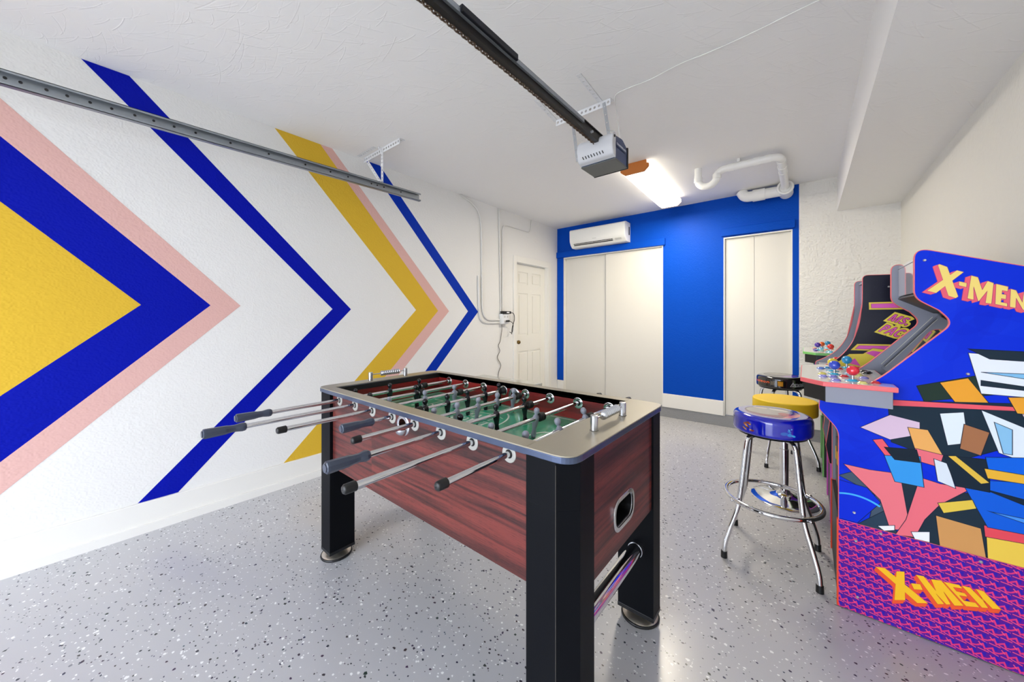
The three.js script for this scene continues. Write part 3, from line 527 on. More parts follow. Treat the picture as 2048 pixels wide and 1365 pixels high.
  // score counters
  for (const [x, z0, z1, beadAt] of [[-0.535, -1.07, -1.304, -1.19], [-1.972, -1.085, -1.32, -1.21]]) {
    const S = P('score_counter', [cyl(0.0032, 0.0032, z0 - z1, x, TH + 0.036, (z0 + z1) / 2, 12, 'z')], M.chrome);
    for (const z of [z0, z1]) P('post', [lathe([[0.001, 0.05], [0.011, 0.05], [0.0125, 0.048], [0.0125, 0.002], [0.0145, 0.0005], [0.001, 0.0005]], 28).translate(x, TH, z)], M.satin, S);
    for (let k = 0; k < 10; k++) P('counter_bead', lathe([[0.0035, -0.0062], [0.0095, -0.005], [0.0155, -0.001], [0.0155, 0.001], [0.0095, 0.005], [0.0035, 0.0062]], 20).rotateX(PI / 2).translate(x, TH + 0.036, beadAt + (k - 4.5) * 0.0132 + (k > 8 ? -0.004 : 0)), M.satin, S);
  }
}

// ---------------------------------------------------------------- bar stools
function printSide(draw, w = 1024, h = 128) { const [c, g] = canvas(w, h); draw(g, w, h); return tex(c); }
function printTop(draw) { const [c, g] = canvas(512, 512); draw(g); return tex(c); }
function ringStool(pos, label, turn, sideTex, topTex) {
  const S = thing('bar_stool', label, 'stool', pos);
  const R = 0.176, y0 = 0.662, y1 = 0.762;
  const prof = rounded([[R - 0.03, y0], [R, y0, 0.02], [R, y1, 0.03], [R - 0.06, y1 + 0.004]]).slice(0, -1);
  const sg = lathe([...prof, [R - 0.055, y1 + 0.002]], 64).rotateY(PI), su = sg.attributes.uv, sy = sg.attributes.position;
  for (let i = 0; i < su.count; i++) su.setY(i, Math.min(0.995, Math.max(0.005, (sy.getY(i) - y0 - 0.008) / (y1 - y0 - 0.016))));
  const seat = obj('seat', sg, phys('#ffffff', 0.12, { map: sideTex, clearcoat: 1, clearcoatRoughness: 0.05 }), S);
  const tp = new THREE.CircleGeometry(R - 0.022, 64).rotateX(-PI / 2).translate(0, y1 - 0.0005, 0);
  const ring = tp.attributes.position; for (let i = 0; i < ring.count; i++) { const r = Math.hypot(ring.getX(i), ring.getZ(i)); ring.setY(i, y1 + (r < 0.01 ? 0.008 : -0.0005)); } tp.computeVertexNormals();
  obj('seat_top', tp, phys('#ffffff', 0.14, { map: topTex, clearcoat: 0.35, clearcoatRoughness: 0.08, specularIntensity: 0.6 }), seat);
  obj('seat_base', [cyl(R - 0.022, R - 0.03, 0.012, 0, y0 - 0.004, 0, 40), cyl(0.06, 0.06, 0.02, 0, y0 - 0.016, 0, 24)], M.black, S);
  for (let k = 0; k < 4; k++) {
    const a = turn + PI / 4 + k * PI / 2, c = Math.cos(a), s = Math.sin(a), p = (r, y) => [r * c, y, r * s];
    const leg = obj('leg', tube([p(0.05, 0.645), p(0.105, 0.642), p(0.138, 0.625), p(0.15, 0.58), p(0.165, 0.46), p(0.186, 0.31), p(0.2, 0.25), p(0.245, 0.14), p(0.268, 0.07), p(0.273, 0.012)], 0.0125, 60, 14), M.chrome, S);
    obj('foot_cap', cyl(0.0155, 0.0148, 0.034, ...p(0.2728, 0.017), 18), M.black, leg);
    obj('bolt', sph(0.008, ...p(0.229, 0.3), 10), M.chrome, leg);
  }
  obj('foot_ring', tor(0.21, 0.0115, 0, 0.3, 0, 'y', 80, 14), M.chrome, S);
  return S;
}
const blob = (g, x, y, w, h, n, cols) => { for (let i = 0; i < n; i++) { g.fillStyle = cols[i % cols.length]; g.beginPath(); g.ellipse(x + (rnd() - 0.5) * w, y + (rnd() - 0.5) * h, 3 + rnd() * w * 0.22, 3 + rnd() * h * 0.2, rnd() * 3, 0, 7); g.fill(); } };
ringStool([-0.144, 0, -2.373], 'chrome bar stool with a royal blue seat and grey and red top', 0,
  printSide((g, w, h) => { g.fillStyle = '#0a17b4'; g.fillRect(0, 0, w, h); for (const x of [120, 425, 800]) blob(g, x, h * 0.52, 40, 66, 9, ['#8c2f1c', '#e08a2a', '#5a1d18', '#e8b040']); for (const x of [250, 585, 920]) blob(g, x, h * 0.5, 46, 70, 9, ['#1f86dc', '#49b4ee', '#0f5fc8']); }),
  printTop((g) => { g.fillStyle = '#8d3a5c'; g.fillRect(0, 0, 512, 512); g.fillStyle = '#1434b4'; g.beginPath(); g.moveTo(0, 0); g.lineTo(150, 0); g.lineTo(0, 300); g.fill(); g.fillStyle = '#f08e88'; g.beginPath(); g.moveTo(300, 512); g.lineTo(512, 60); g.lineTo(512, 512); g.fill(); g.fillStyle = '#e0181c'; g.beginPath(); g.moveTo(330, 512); g.quadraticCurveTo(400, 340, 512, 330); g.lineTo(512, 512); g.fill(); g.fillStyle = '#141a26'; g.beginPath(); g.ellipse(232, 200, 178, 196, 0.35, 0, 7); g.fill(); g.fillStyle = '#a9a4a2'; g.beginPath(); g.ellipse(232, 200, 170, 188, 0.35, 0, 7); g.fill(); g.fillStyle = '#d8c2ae'; g.beginPath(); g.ellipse(160, 130, 60, 30, 0.3, 0, 7); g.fill(); g.fillStyle = '#d8cdc4'; g.beginPath(); g.ellipse(300, 150, 70, 34, 0.1, 0, 7); g.fill(); g.fillStyle = '#b3123c'; g.beginPath(); g.ellipse(352, 300, 44, 54, 0.4, 0, 7); g.fill(); }));
ringStool([-0.18, 0, -3.98], 'chrome bar stool with a shiny black printed seat, farthest of the stools', -0.48,
  printSide((g, w, h) => { g.fillStyle = '#0d0b0d'; g.fillRect(0, 0, w, h); g.font = 'bold 44px sans-serif'; g.fillStyle = '#f0581e'; g.fillText('nickelodeon', 190, 76); g.font = 'bold 46px sans-serif'; g.lineWidth = 9; g.strokeStyle = '#dcdce0'; g.strokeText('ARCADE1UP', 590, 96); g.fillStyle = '#17151a'; g.fillText('ARCADE1UP', 590, 96); g.fillStyle = '#c98a2c'; g.fillRect(505, 40, 34, 60); g.fillStyle = '#5f5442'; g.fillRect(455, 44, 30, 50); }),
  printTop((g) => { g.fillStyle = '#17121a'; g.fillRect(0, 0, 512, 512); g.fillStyle = '#7a2ea0'; g.beginPath(); g.moveTo(512, 120); g.lineTo(512, 512); g.lineTo(260, 420); g.fill(); g.fillStyle = '#6a5f52'; g.beginPath(); g.ellipse(220, 210, 160, 120, 0.4, 0, 7); g.fill(); g.fillStyle = '#a08f7c'; g.beginPath(); g.ellipse(230, 190, 110, 60, 0.2, 0, 7); g.fill(); g.fillStyle = '#39303a'; g.fillRect(80, 330, 200, 50); }));
{
  const S = thing('bar_stool', 'pedestal stool with a thick plain yellow seat and round chrome base', 'stool', [-0.12, 0, -3.155]);
  obj('seat', lathe([[0.001, 0.604], [0.17, 0.604], [0.183, 0.61], [0.185, 0.618], [0.185, 0.694], [0.182, 0.7005], [0.174, 0.703], [0.001, 0.703]], 64), M.yellowVinyl, S);
  obj('seat_plate', cyl(0.08, 0.08, 0.014, 0, 0.596, 0), M.black, S);
  obj('column', [cyl(0.0265, 0.0265, 0.3, 0, 0.2, 0, 30), cyl(0.023, 0.023, 0.24, 0, 0.47, 0, 30), tor(0.0262, 0.0022, 0, 0.35, 0)], M.chrome, S);
  obj('base', lathe([[0.03, 0.075], [0.036, 0.055], [0.055, 0.038], [0.1, 0.026], [0.16, 0.016], [0.192, 0.008], [0.196, 0.001]], 64), M.chrome, S);
}

// ---------------------------------------------------------------- arcade cabinets along the right wall
const BACK = 0.655;
function polyPath(g, pts, X, Y) { g.beginPath(); pts.forEach((p, i) => (i ? g.lineTo(X(p[0]), Y(p[1])) : g.moveTo(X(p[0]), Y(p[1])))); g.closePath(); }
function artMesh(name, outline, z, texr, box, parent, mat = {}) {   // flat print on the camera-side face; uv runs over box = [x0, x1, y0, y1]
  const g = new THREE.ShapeGeometry(shape(outline)), p = g.attributes.position, uv = g.attributes.uv;
  for (let i = 0; i < p.count; i++) uv.setXY(i, (p.getX(i) - box[0]) / (box[1] - box[0]), (p.getY(i) - box[2]) / (box[3] - box[2]));
  return obj(name, g.translate(0, 0, z), phys('#ffffff', 0.4, { map: texr, specularIntensity: 0.2, ...mat }), parent);
}
function sidePanel(outline, z, parent, moulding, name = 'side_panel') {  // panel from z to z - 0.016 with an edge moulding all round
  const p = obj(name, uvBox(ext(shape(outline), 0.015).translate(0, 0, z - 0.0155)), M.grey, parent);
  obj('edge_moulding', ext(shape(offset(outline, 0.0022), [path2(outline)]), 0.0165, 0.0008).translate(0, 0, z - 0.0162), moulding, p);
  return p;
}
function joystick(x, y, z, color, parent) {
  const j = obj('joystick', cyl(0.0045, 0.0045, 0.034, x, y + 0.016, z, 12), M.satin, parent);
  obj('ball_top', sph(0.0215, x, y + 0.044, z, 24), ballM(color), j);
  obj('dust_disc', [cyl(0.026, 0.024, 0.003, x, y + 0.0017, z, 24), cyl(0.016, 0.012, 0.005, x, y + 0.005, z, 20)], ballM('#35b4dc'), j);
}
function pushButton(x, y, z, color, parent) { return obj('push_button', [lathe([[0.0001, 0.009], [0.010, 0.009], [0.0125, 0.0065], [0.0125, 0.004], [0.0165, 0.004], [0.0165, 0.0002]], 22).translate(x, y, z)], ballM(color), parent); }
function deckOf(parent, zc, half, y, trim, dm, sticks, buttons, sideMat) {
  // octagonal control deck: front edge, chamfers, returns into the cabinet
  const pts = [[0.275, zc + half - 0.01], [0.275, zc + half], [0.056, zc + half], [-0.02, zc + half - 0.1], [-0.02, zc - half + 0.1], [0.056, zc - half], [0.275, zc - half], [0.275, zc - half + 0.01]];
  const sh = (p) => shape(p.map(([x, z]) => [x, -z])), fl = (p, y0, y1, b = 0) => uvBox(ext(sh(p), y1 - y0, b).rotateX(-PI / 2).translate(0, y0, 0));
  const D = obj('control_deck', fl(offset(pts, -0.001), y - 0.02, y - 0.0012), trim, parent);
  const inner = offset(pts, -0.0025);
  obj('deck_overlay', fl(inner, y - 0.0012, y, 0.0004), dm, D);
  obj('deck_trim', ext(shape(offset(pts, 0.001).map(([x, z]) => [x, -z]), [path2(offset(pts, -0.003).map(([x, z]) => [x, -z]))]), 0.019, 0.002).rotateX(-PI / 2).translate(0, y - 0.0195, 0), trim, D);
  const low = offset(pts, -0.012);
  obj('deck_box', fl(low, y - 0.086, y - 0.02), M.black, D);
  for (const s of [1, -1]) { const z = zc + s * (half - 0.0105); obj('deck_side', b2(0.064, 0.262, y - 0.087, y - 0.0195, Math.min(z, z + s * 0.003), Math.max(z, z + s * 0.003)), sideMat, D); }
  sticks.forEach(([x, z, c], i) => {
    joystick(x, y, z, c, parent);
  });
  for (const [x, z, c] of buttons) pushButton(x, y, z, c, parent);
  return D;
}
const XMEN = rounded([[0.111, 0.386], [0.111, 0.778, 0.03], [0.045, 0.862, 0.012], [0.048, 0.905], [0.2, 0.985], [0.251, 1.032, 0.03], [0.437, 1.252, 0.035], [0.40, 1.302], [0.335, 1.352, 0.03], [0.335, 1.552, 0.045], [BACK, 1.432, 0.02], [BACK, 0.386]]);
const RISER = [[0.108, 0.004], [0.108, 0.384], [BACK, 0.384], [BACK, 0.004]];
const scaleTo = (N, M2, box) => [(x) => (x - box[0]) / (box[1] - box[0]) * N, (y) => (1 - (y - box[2]) / (box[3] - box[2])) * M2];
const LOGO1 = { X1: [[.396, 1.477], [.399, 1.481], [.419, 1.468], [.446, 1.353], [.44, 1.347], [.422, 1.357]], X2: [[.443, 1.453], [.459, 1.445], [.391, 1.369], [.368, 1.379]], H: [[.448, 1.411], [.467, 1.403], [.466, 1.387], [.447, 1.395]], M: [[.477, 1.431], [.493, 1.423], [.503, 1.376], [.515, 1.408], [.529, 1.399], [.524, 1.323], [.51, 1.327], [.514, 1.37], [.496, 1.335], [.493, 1.333], [.483, 1.388], [.483, 1.339], [.468, 1.345]], E: [[.534, 1.396], [.561, 1.384], [.56, 1.367], [.548, 1.371], [.547, 1.358], [.557, 1.355], [.556, 1.339], [.546, 1.342], [.545, 1.329], [.559, 1.324], [.559, 1.312], [.532, 1.322]], N: [[.566, 1.376], [.578, 1.37], [.591, 1.328], [.594, 1.364], [.606, 1.359], [.603, 1.295], [.592, 1.3], [.578, 1.341], [.577, 1.307], [.564, 1.311]] };
const LOGO2 = { X1: [[.225, .226], [.252, .232], [.37, .146], [.342, .133]], X2: [[.285, .234], [.307, .242], [.309, .128], [.279, .113]], H: [[.325, .204], [.35, .212], [.357, .192], [.333, .183]], M: [[.338, .244], [.359, .248], [.39, .206], [.378, .245], [.404, .252], [.46, .182], [.437, .171], [.41, .211], [.428, .171], [.417, .165], [.391, .194], [.412, .164], [.395, .155]], E: [[.41, .25], [.448, .256], [.457, .246], [.434, .24], [.442, .229], [.462, .231], [.469, .221], [.449, .216], [.46, .202], [.487, .208], [.497, .195], [.465, .183]], N: [[.454, .256], [.474, .259], [.51, .22], [.487, .26], [.506, .26], [.546, .213], [.526, .205], [.499, .236], [.517, .203], [.502, .197]] };
function logo(g, L, X, Y, dx, dy, face, side, line) {
  const all = Object.values(L);
  for (let k = 24; k >= 0; k--) for (const p of all) { g.fillStyle = side; polyPath(g, p.map(([a, b]) => [a + dx * k / 24, b + dy * k / 24]), X, Y); g.fill(); if (k === 24 || k === 0) { g.strokeStyle = line; g.lineWidth = 2; g.stroke(); } }
  for (const p of all) { g.fillStyle = face; polyPath(g, p, X, Y); g.fill(); g.strokeStyle = line; g.lineWidth = 1.4; g.stroke(); }
  g.fillStyle = face; for (const p of [L.X1, L.X2]) { polyPath(g, p, X, Y); g.fill(); }
}
{
  const Z = -2.127, ZFAR = -2.65;
  const A = thing('arcade_cabinet', 'blue upright arcade cabinet with a patterned purple base, nearest the camera', 'arcade cabinet', [0.38, 0, (Z + ZFAR) / 2]);
  const G = new THREE.Group(); // parts are built in room coordinates and moved to the thing's base
  const box = [0, 0.68, 0.36, 1.6], [c, g] = canvas(1088, 1984), [X, Y] = scaleTo(1088, 1984, box);
  g.fillStyle = '#0630d8'; g.fillRect(0, 0, 1088, 1984);
  for (let i = 0; i < 60; i++) { g.fillStyle = ['rgba(60,70,220,.10)', 'rgba(0,30,190,.14)', 'rgba(20,80,240,.10)'][i % 3]; g.beginPath(); g.ellipse(rnd() * 1088, rnd() * 1984, 60 + rnd() * 160, 30 + rnd() * 60, rnd() * 3, 0, 7); g.fill(); }
  const art = [ // abstract shards in the print's colours
    ['#4a5a6a', [[.11, .579], [.178, .621], [.252, .568], [.281, .464], [.26, .38], [.2, .38], [.223, .528]]], ['#0f30d8', [[.11, .56], [.2, .55], [.24, .5], [.17, .39], [.11, .39]]], ['#2e4254', [[.17, .386], [.25, .47], [.29, .39], [.28, .386]]],
    ['#22323f', [[.27, .66], [.36, .63], [.42, .6], [.66, .66], [.66, .386], [.30, .386], [.31, .48]]],
    ['#f27c86', [[.126, .633], [.208, .629], [.295, .636], [.316, .476], [.316, .416], [.267, .397], [.238, .512]]], ['#f07480', [[.349, .637], [.401, .627], [.478, .631], [.401, .545], [.362, .473], [.336, .393], [.281, .382], [.311, .455]]],
    ['#d39a5c', [[.39, .50], [.50, .49], [.512, .386], [.40, .386]]], ['#f0cc50', [[.512, .465], [.66, .48], [.66, .386], [.515, .386]]], ['#e8505c', [[.506, .505], [.66, .512], [.66, .478], [.509, .463]]],
    ['#1560d8', [[.45, .66], [.66, .70], [.66, .508], [.515, .5]]], ['#1c2b3a', [[.50, .64], [.66, .62], [.66, .585]]], ['#4a94ea', [[.52, .56], [.66, .56], [.66, .53]]],
    ['#26382f', [[.34, 1.0], [.50, 1.06], [.53, .99], [.36, .94]]], ['#f2a836', [[.40, 1.02], [.47, 1.045], [.52, .955], [.44, .945]]],
    ['#1f303e', [[.26, .93], [.62, .97], [.60, .83], [.42, .71], [.27, .76]]], ['#f0606e', [[.27, .935], [.60, .955], [.60, .94], [.27, .91]]],
    ['#e2c6dc', [[.178, .803], [.267, .872], [.349, .856], [.349, .807], [.267, .769]]], ['#f0606e', [[.216, .758], [.245, .768], [.31, .66], [.285, .648]]], ['#f3b264', [[.316, .83], [.37, .83], [.41, .735], [.336, .744]]], ['#f07480', [[.335, .75], [.41, .74], [.40, .69], [.345, .70]]],
    ['#eef4fa', [[.47, 1.14], [.66, 1.13], [.66, .99], [.50, .99]]], ['#23323f', [[.47, 1.155], [.66, 1.15], [.66, 1.115], [.52, 1.12]]], ['#86c4ea', [[.50, 1.07], [.66, 1.075], [.66, 1.045]]], ['#23323f', [[.50, 1.04], [.66, 1.02], [.66, 1.01], [.50, 1.02]]],
    ['#e8f2f8', [[.40, .90], [.46, .915], [.47, .80], [.42, .78]]], ['#a9724e', [[.46, .87], [.52, .85], [.50, .76], [.45, .775]]], ['#e8f2f8', [[.50, .93], [.62, .87], [.60, .76], [.54, .78]]], ['#8ec6ea', [[.53, .89], [.57, .87], [.57, .78], [.55, .78]]], ['#dfe8f0', [[.385, .72], [.42, .71], [.44, .62], [.395, .635]]], ['#1c2a38', [[.41, .74], [.52, .75], [.52, .63], [.44, .63]]],
    ['#e8c04a', [[.42, .74], [.44, .745], [.52, .665], [.50, .655]]], ['#1266e0', [[.51, .757], [.66, .79], [.66, .70], [.52, .69]]], ['#f0b83c', [[.507, .715], [.66, .715], [.66, .685], [.515, .68]]], ['#f2a836', [[.56, .985], [.66, 1.0], [.66, .93], [.58, .93]]], ['#f0d4dc', [[.59, .93], [.66, .93], [.66, .87], [.61, .87]]],
    ['#3a9ce8', [[.25, .70], [.35, .72], [.36, .60], [.28, .60]]], ['#1b2733', [[.25, .735], [.34, .745], [.35, .695], [.28, .69]]], ['#e8c84e', [[.395, .55], [.48, .59], [.49, .56], [.41, .515]]], ['#f4f6f8', [[.325, .411], [.375, .43], [.375, .388], [.335, .386]]], ['#f4f6f8', [[.23, .40], [.28, .42], [.28, .40], [.25, .386]]],
  ];
  for (const [col, p] of art) { g.fillStyle = col; polyPath(g, p, X, Y); g.fill(); g.strokeStyle = 'rgba(16,22,40,.85)'; g.lineWidth = 3; g.stroke(); }
  g.strokeStyle = '#4ab4f4'; g.lineWidth = 12; g.beginPath(); g.moveTo(X(.112), Y(.501)); g.quadraticCurveTo(X(.18), Y(.52), X(.238), Y(.482)); g.stroke();
  logo(g, LOGO1, X, Y, -0.014, -0.006, '#f8dc7c', '#ee6478', '#a83a6a');
  const p1 = sidePanel(XMEN, Z, G, M.salmon); artMesh('side_art', offset(XMEN, -0.0004), Z + 0.0006, tex(c), box, p1);
  const boxr = [0.1, 0.67, 0, 0.39], [c2, g2] = canvas(1140, 780), [X2, Y2] = scaleTo(1140, 780, boxr);
  g2.fillStyle = '#5a2090'; g2.fillRect(0, 0, 1140, 780);
  g2.save(); g2.scale(2, 2); for (let r = -1; r < 14; r++) for (let q = -1; q < 13; q++) {
    const x = q * 52 + (r % 2) * 26, y = r * 34 + q * 3;
    g2.lineJoin = 'miter'; g2.fillStyle = '#3424a6'; g2.beginPath(); g2.moveTo(x + 8, y - 6); g2.lineTo(x + 22, y - 12); g2.lineTo(x + 26, y + 4); g2.lineTo(x + 16, y + 8); g2.fill(); g2.beginPath(); g2.moveTo(x + 32, y - 2); g2.lineTo(x + 48, y - 8); g2.lineTo(x + 46, y + 8); g2.fill();
    g2.strokeStyle = '#e23c7c'; g2.lineWidth = 5; g2.beginPath(); g2.moveTo(x, y + 10); g2.lineTo(x + 14, y - 2); g2.lineTo(x + 19, y + 14); g2.lineTo(x + 36, y + 2); g2.lineTo(x + 40, y + 16); g2.lineTo(x + 52, y + 13); g2.stroke();
    g2.strokeStyle = '#f0587c'; g2.lineWidth = 3; g2.beginPath(); g2.moveTo(x + 2, y + 18); g2.lineTo(x + 28, y + 22); g2.moveTo(x + 24, y + 14); g2.lineTo(x + 50, y + 24); g2.moveTo(x + 4, y - 6); g2.lineTo(x + 12, y + 6); g2.stroke();
  }
  g2.restore();
  logo(g2, LOGO2, X2, Y2, -0.006, -0.017, '#f9c22c', '#ee5a34', '#b83a2a');
  const base = obj('riser', b2(0.11, BACK, 0.004, 0.384, ZFAR, Z - 0.0005), M.dark, G);
  artMesh('riser_art', RISER, Z + 0.0006, tex(c2), boxr, base);
  obj('riser_trim', [b2(0.1045, 0.1105, 0.004, 0.386, Z - 0.02, Z + 0.001, 0.001), b2(0.1045, 0.1105, 0.004, 0.386, ZFAR, ZFAR + 0.02, 0.001)], M.orangeRed, base);
  const p2 = sidePanel(XMEN, ZFAR + 0.016, G, M.salmon);
  const span = [ZFAR + 0.017, Z - 0.0165];
  obj('back_panel', b2(BACK - 0.012, BACK, 0.386, 1.40, ...span), M.dark, G);
  obj('top_panel', bx(0.3, 0.012, span[1] - span[0]).rotateZ(-0.36).translate(0.5, 1.468, (span[0] + span[1]) / 2), M.grey, G);
  obj('marquee', bx(0.012, 0.15, span[1] - span[0]).translate(0.365, 1.455, (span[0] + span[1]) / 2), phys('#c9c6d0', 0.08, { clearcoat: 1, clearcoatRoughness: 0.03 }), G);
  obj('marquee_soffit', bx(0.14, 0.012, span[1] - span[0]).rotateZ(-0.55).translate(0.42, 1.335, (span[0] + span[1]) / 2), M.black, G);
  obj('screen_bezel', bx(0.34, 0.012, span[1] - span[0]).rotateZ(0.95).translate(0.40, 1.15, (span[0] + span[1]) / 2), M.glass, G);
  const sc = obj('screen_rail', [bx(0.3, 0.003, 0.005).rotateZ(0.95).translate(0.385, 1.155, span[0] + 0.006)], M.greyPlastic, G);
  const [c3, g3] = canvas(256, 256); g3.fillStyle = '#15161c'; g3.fillRect(0, 0, 256, 256); for (let i = 0; i < 40; i++) { g3.fillStyle = ['#6a7080', '#2c3040', '#a8acb4', '#3a4a8a'][i % 4]; g3.fillRect(rnd() * 256, rnd() * 256, 8 + rnd() * 40, 3 + rnd() * 20); }
  const fp = obj('front_panel', b2(0.125, 0.137, 0.386, 0.86, ...span), std('#ffffff', 0.35, { map: tex(c3, true, 3, 3) }), G);
  obj('coin_door', b2(0.118, 0.125, 0.46, 0.66, -2.5, -2.28, 0.002), M.dark, fp);
  for (const dz of [-2.44, -2.34]) obj('coin_slot', b2(0.115, 0.118, 0.56, 0.62, dz - 0.015, dz + 0.015, 0.001), std('#e0a820', 0.4), fp);
  deckOf(G, -2.3885, 0.37, 1.0, M.salmon, M.deckTop, [[.155, -2.124, '#e8243c'], [.105, -2.315, '#2f4fd4'], [.105, -2.46, '#e8d43c'], [.17, -2.65, '#1f9cdc']],
    [[.06, -2.53, '#4a78d8'], [.088, -2.57, '#3a90d0'], [.06, -2.29, '#e8dc70'], [.095, -2.2, '#8a86dc'], [.06, -2.19, '#9a96e4'], [.1, -2.085, '#8a86dc'], [.135, -2.25, '#d83038'], [.135, -2.57, '#d83038'], [.185, -2.7, '#7ab8d0'], [.215, -2.66, '#d83038'], [.2, -2.24, '#9a96e4'], [.18, -2.062, '#ece488'], [.222, -2.1, '#dc3038'], [.16, -2.37, '#8cb4e0'], [.14, -2.74, '#e8dc70'], [.19, -2.33, '#ece488'], [.225, -2.44, '#18181a'], [.235, -2.48, '#18181a'], [.225, -2.52, '#18181a']], M.grey);
  for (const [x, y] of [[.362, 1.50], [.16, .43], [.24, .37], [.165, .31], [.17, .07], [.5, .365], [.47, 1.06]]) obj('bolt', cyl(0.006, 0.0035, 0.003, x, y, Z + 0.002, 12, 'z'), M.satin, G);
  G.children.slice().forEach((m) => { m.position.sub(A.position); A.add(m); });
}
{
  const Z = -2.954, ZFAR = -3.424;
  const A = thing('arcade_cabinet', 'black arcade cabinet with pink and yellow lettering on its side, middle of the three', 'arcade cabinet', [0.38, 0, (Z + ZFAR) / 2]);
  const G = new THREE.Group();
  const line = rounded([[0.112, 0.372], [0.095, 0.48], [0.125, 0.72, 0.03], [0.06, 0.84, 0.02], [0.052, 0.955, 0.015], [0.13, 1.0, 0.06], [0.208, 1.09, 0.09], [0.25, 1.24, 0.1], [0.258, 1.35, 0.05], [0.259, 1.525, 0.025], [BACK, 1.51, 0.02], [BACK, 0.372]]);
  const box = [0.04, 0.67, 0.36, 1.54], [c, g] = canvas(1008, 1888), [X, Y] = scaleTo(1008, 1888, box);
  g.fillStyle = '#0b0d24'; g.fillRect(0, 0, 1008, 1888);
  for (let i = 0; i < 1500; i++) { g.fillStyle = ['rgba(90,110,190,.5)', 'rgba(40,60,150,.5)', 'rgba(200,210,240,.35)'][i % 3]; g.fillRect(rnd() * 1008, rnd() * 1888, 2, 2); }
  const bar = (p, q) => { g.fillStyle = '#ecd050'; polyPath(g, p, X, Y); g.fill(); g.fillStyle = '#e35fc0'; polyPath(g, q, X, Y); g.fill(); g.strokeStyle = '#7a2a4a'; g.lineWidth = 2; g.stroke(); };
  bar([[.284, 1.364], [.63, 1.366], [.63, 1.32], [.285, 1.321]], [[.294, 1.355], [.62, 1.357], [.62, 1.329], [.295, 1.33]]);
  bar([[.235, 1.117], [.63, 1.127], [.63, 1.088], [.206, 1.078]], [[.243, 1.108], [.62, 1.118], [.62, 1.097], [.226, 1.087]]);
  const word = (t, x, y, size, sx) => { g.save(); g.translate(X(x), Y(y)); g.rotate(0.4); g.transform(sx, 0, -0.35, 1.0, 0, 0); g.font = `bold ${size}px sans-serif`; g.lineJoin = 'miter'; g.lineWidth = 40; g.strokeStyle = '#ecd850'; g.strokeText(t, 0, 0); g.lineWidth = 7; g.strokeStyle = '#7a2a3a'; g.strokeText(t, 0, 0); g.fillStyle = '#e35fc0'; g.fillText(t, 0, 0); g.restore(); };
  word('PAC-MAN', .319, 1.197, 108, 0.72); word('MS.', .357, 1.262, 92, 0.86);
  g.fillStyle = '#ecd850'; polyPath(g, [[.09, .98], [.157, 1.01], [.20, 1.055], [.26, 1.06], [.30, 1.095], [.345, 1.09], [.40, 1.05], [.44, .9], [.30, .8], [.12, .85]], X, Y); g.fill(); g.strokeStyle = '#6a4a1a'; g.lineWidth = 3; g.stroke();
  g.fillStyle = '#e35fc0'; polyPath(g, [[.27, 1.066], [.30, 1.08], [.335, 1.075], [.35, 1.04], [.31, 1.045]], X, Y); g.fill(); polyPath(g, [[.19, 1.0], [.225, 1.03], [.25, .985]], X, Y); g.fill();
  const p1 = sidePanel(line, Z, G, M.salmon); artMesh('side_art', offset(line, -0.0004), Z + 0.0006, tex(c), box, p1, { roughness: 0.3, specularIntensity: 0.45 });
  sidePanel(line, ZFAR + 0.016, G, M.salmon);
  const span = [ZFAR + 0.017, Z - 0.0165], zc = (span[0] + span[1]) / 2, sw = span[1] - span[0];
  const base = obj('riser', b2(0.122, BACK, 0.004, 0.37, ZFAR, Z), M.dark, G);
  obj('riser_trim', [b2(0.1135, 0.1225, 0.004, 0.371, Z - 0.02, Z + 0.001, 0.001), b2(0.1135, 0.1225, 0.004, 0.371, ZFAR, ZFAR + 0.02, 0.001)], M.magenta, base);
  obj('riser_seam', b2(0.12, BACK, 0.3705, 0.3718, ZFAR, Z), M.magenta, base);
  obj('back_panel', b2(BACK - 0.012, BACK, 0.375, 1.5, ...span), M.dark, G);
  obj('top_panel', b2(0.28, BACK - 0.013, 1.495, 1.507, ...span), M.grey, G);
  obj('marquee', bx(0.012, 0.14, sw, 0.29, 1.42, zc), phys('#c58ac0', 0.15, { clearcoat: 1 }), G);
  obj('marquee_soffit', bx(0.12, 0.01, sw, 0.35, 1.345, zc), M.black, G);
  obj('screen_bezel', bx(0.34, 0.012, sw).rotateZ(1.25).translate(0.34, 1.17, zc), M.glass, G);
  const fp = obj('front_panel', b2(0.135, 0.147, 0.375, 0.88, ...span), std('#ffffff', 0.3, { map: printTop((q) => { q.fillStyle = '#100c1c'; q.fillRect(0, 0, 512, 512); q.fillStyle = '#b07ae0'; q.fillRect(0, 60, 512, 50); q.fillStyle = '#402a70'; q.fillRect(0, 220, 512, 140); }) }), G);
  obj('coin_door', b2(0.128, 0.135, 0.46, 0.7, -3.3, -3.1, 0.002), M.dark, fp);
  const dk = obj('control_deck', bx(0.2, 0.014, sw, 0.17, 0.945, zc, 0.002), M.deckTop, G);
  obj('deck_front', b2(0.07, 0.082, 0.87, 0.94, ...span), M.black, dk);
  joystick(0.15, 0.952, zc + 0.04, '#e02828', G);
  for (const dz of [-0.1, -0.14]) pushButton(0.16, 0.952, zc + dz, '#e8e8e8', G);
  for (const [x, y] of [[.366, 1.452], [.2, .78]]) obj('bolt', cyl(0.006, 0.0035, 0.003, x, y, Z + 0.002, 12, 'z'), M.satin, G);
  G.children.slice().forEach((m) => { m.position.sub(A.position); A.add(m); });
}
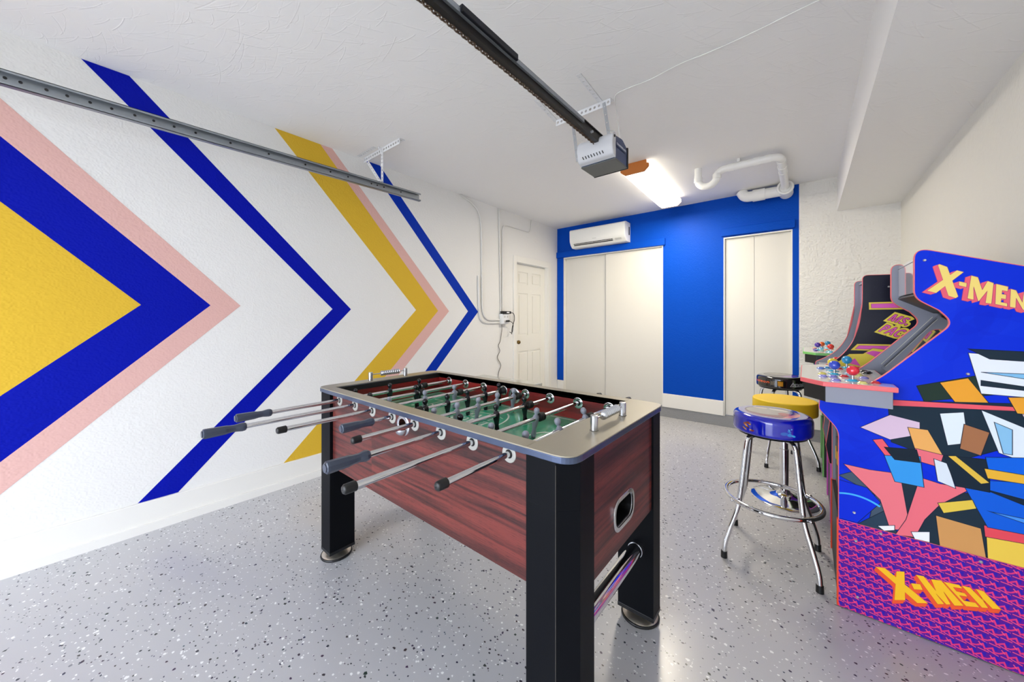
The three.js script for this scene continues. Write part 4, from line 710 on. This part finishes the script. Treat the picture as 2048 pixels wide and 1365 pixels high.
{
  const Z = -3.777, ZFAR = -4.3;
  const A = thing('arcade_cabinet', 'arcade cabinet with green edging and a four-player deck, by the back wall', 'arcade cabinet', [0.38, 0, (Z + ZFAR) / 2]);
  const G = new THREE.Group();
  const line = XMEN.map(([x, y]) => [x, y]);
  const p1 = sidePanel(line, Z, G, M.green);
  artMesh('side_art', offset(line, -0.0004), Z + 0.0006, printTop((q) => { q.fillStyle = '#181420'; q.fillRect(0, 0, 512, 512); q.fillStyle = '#6a34b0'; q.beginPath(); q.moveTo(0, 300); q.lineTo(300, 180); q.lineTo(512, 330); q.lineTo(0, 512); q.fill(); q.fillStyle = '#9a5ae0'; q.fillRect(60, 250, 120, 60); }), [0, 0.68, 0.36, 1.6], p1);
  sidePanel(line, ZFAR + 0.016, G, M.green);
  const span = [ZFAR + 0.017, Z - 0.0165], zc = (span[0] + span[1]) / 2, sw = span[1] - span[0];
  const base = obj('riser', b2(0.11, BACK, 0.004, 0.384, ZFAR, Z), M.dark, G);
  obj('riser_trim', [b2(0.101, 0.1105, 0.004, 0.386, Z - 0.02, Z + 0.001, 0.001), b2(0.101, 0.1105, 0.004, 0.386, ZFAR, ZFAR + 0.02, 0.001)], M.green, base);
  obj('back_panel', b2(BACK - 0.012, BACK, 0.386, 1.40, ...span), M.dark, G);
  obj('top_panel', bx(0.3, 0.012, sw).rotateZ(-0.36).translate(0.5, 1.468, zc), M.grey, G);
  obj('marquee', bx(0.012, 0.15, sw).translate(0.365, 1.455, zc), phys('#6aa85a', 0.15, { clearcoat: 1 }), G);
  obj('marquee_soffit', bx(0.14, 0.012, sw).rotateZ(-0.55).translate(0.42, 1.335, zc), M.black, G);
  obj('screen_bezel', bx(0.34, 0.012, sw).rotateZ(0.95).translate(0.40, 1.15, zc), M.glass, G);
  obj('front_panel', b2(0.125, 0.137, 0.386, 0.86, ...span), M.dark, G);
  deckOf(G, -4.0385, 0.37, 1.0, M.green, M.deckTop, [[.15, -3.81, '#d8281c'], [.075, -3.99, '#4a1e9c'], [.105, -4.13, '#e05a18'], [.15, -4.29, '#1f86b8']],
    [[.06, -3.9, '#5a3a9c'], [.1, -3.9, '#7ab0a8'], [.14, -3.9, '#8ac0b8'], [.19, -3.86, '#d84a3a'], [.06, -4.06, '#5a3a9c'], [.13, -4.05, '#d87a4a'], [.17, -4.2, '#e06a3a'], [.2, -3.76, '#d84a3a'], [.06, -4.2, '#d87a4a'], [.11, -4.36, '#4a9cc8']], M.navyMetal);
  G.children.slice().forEach((m) => { m.position.sub(A.position); A.add(m); });
}
renderer.render(scene, camera);
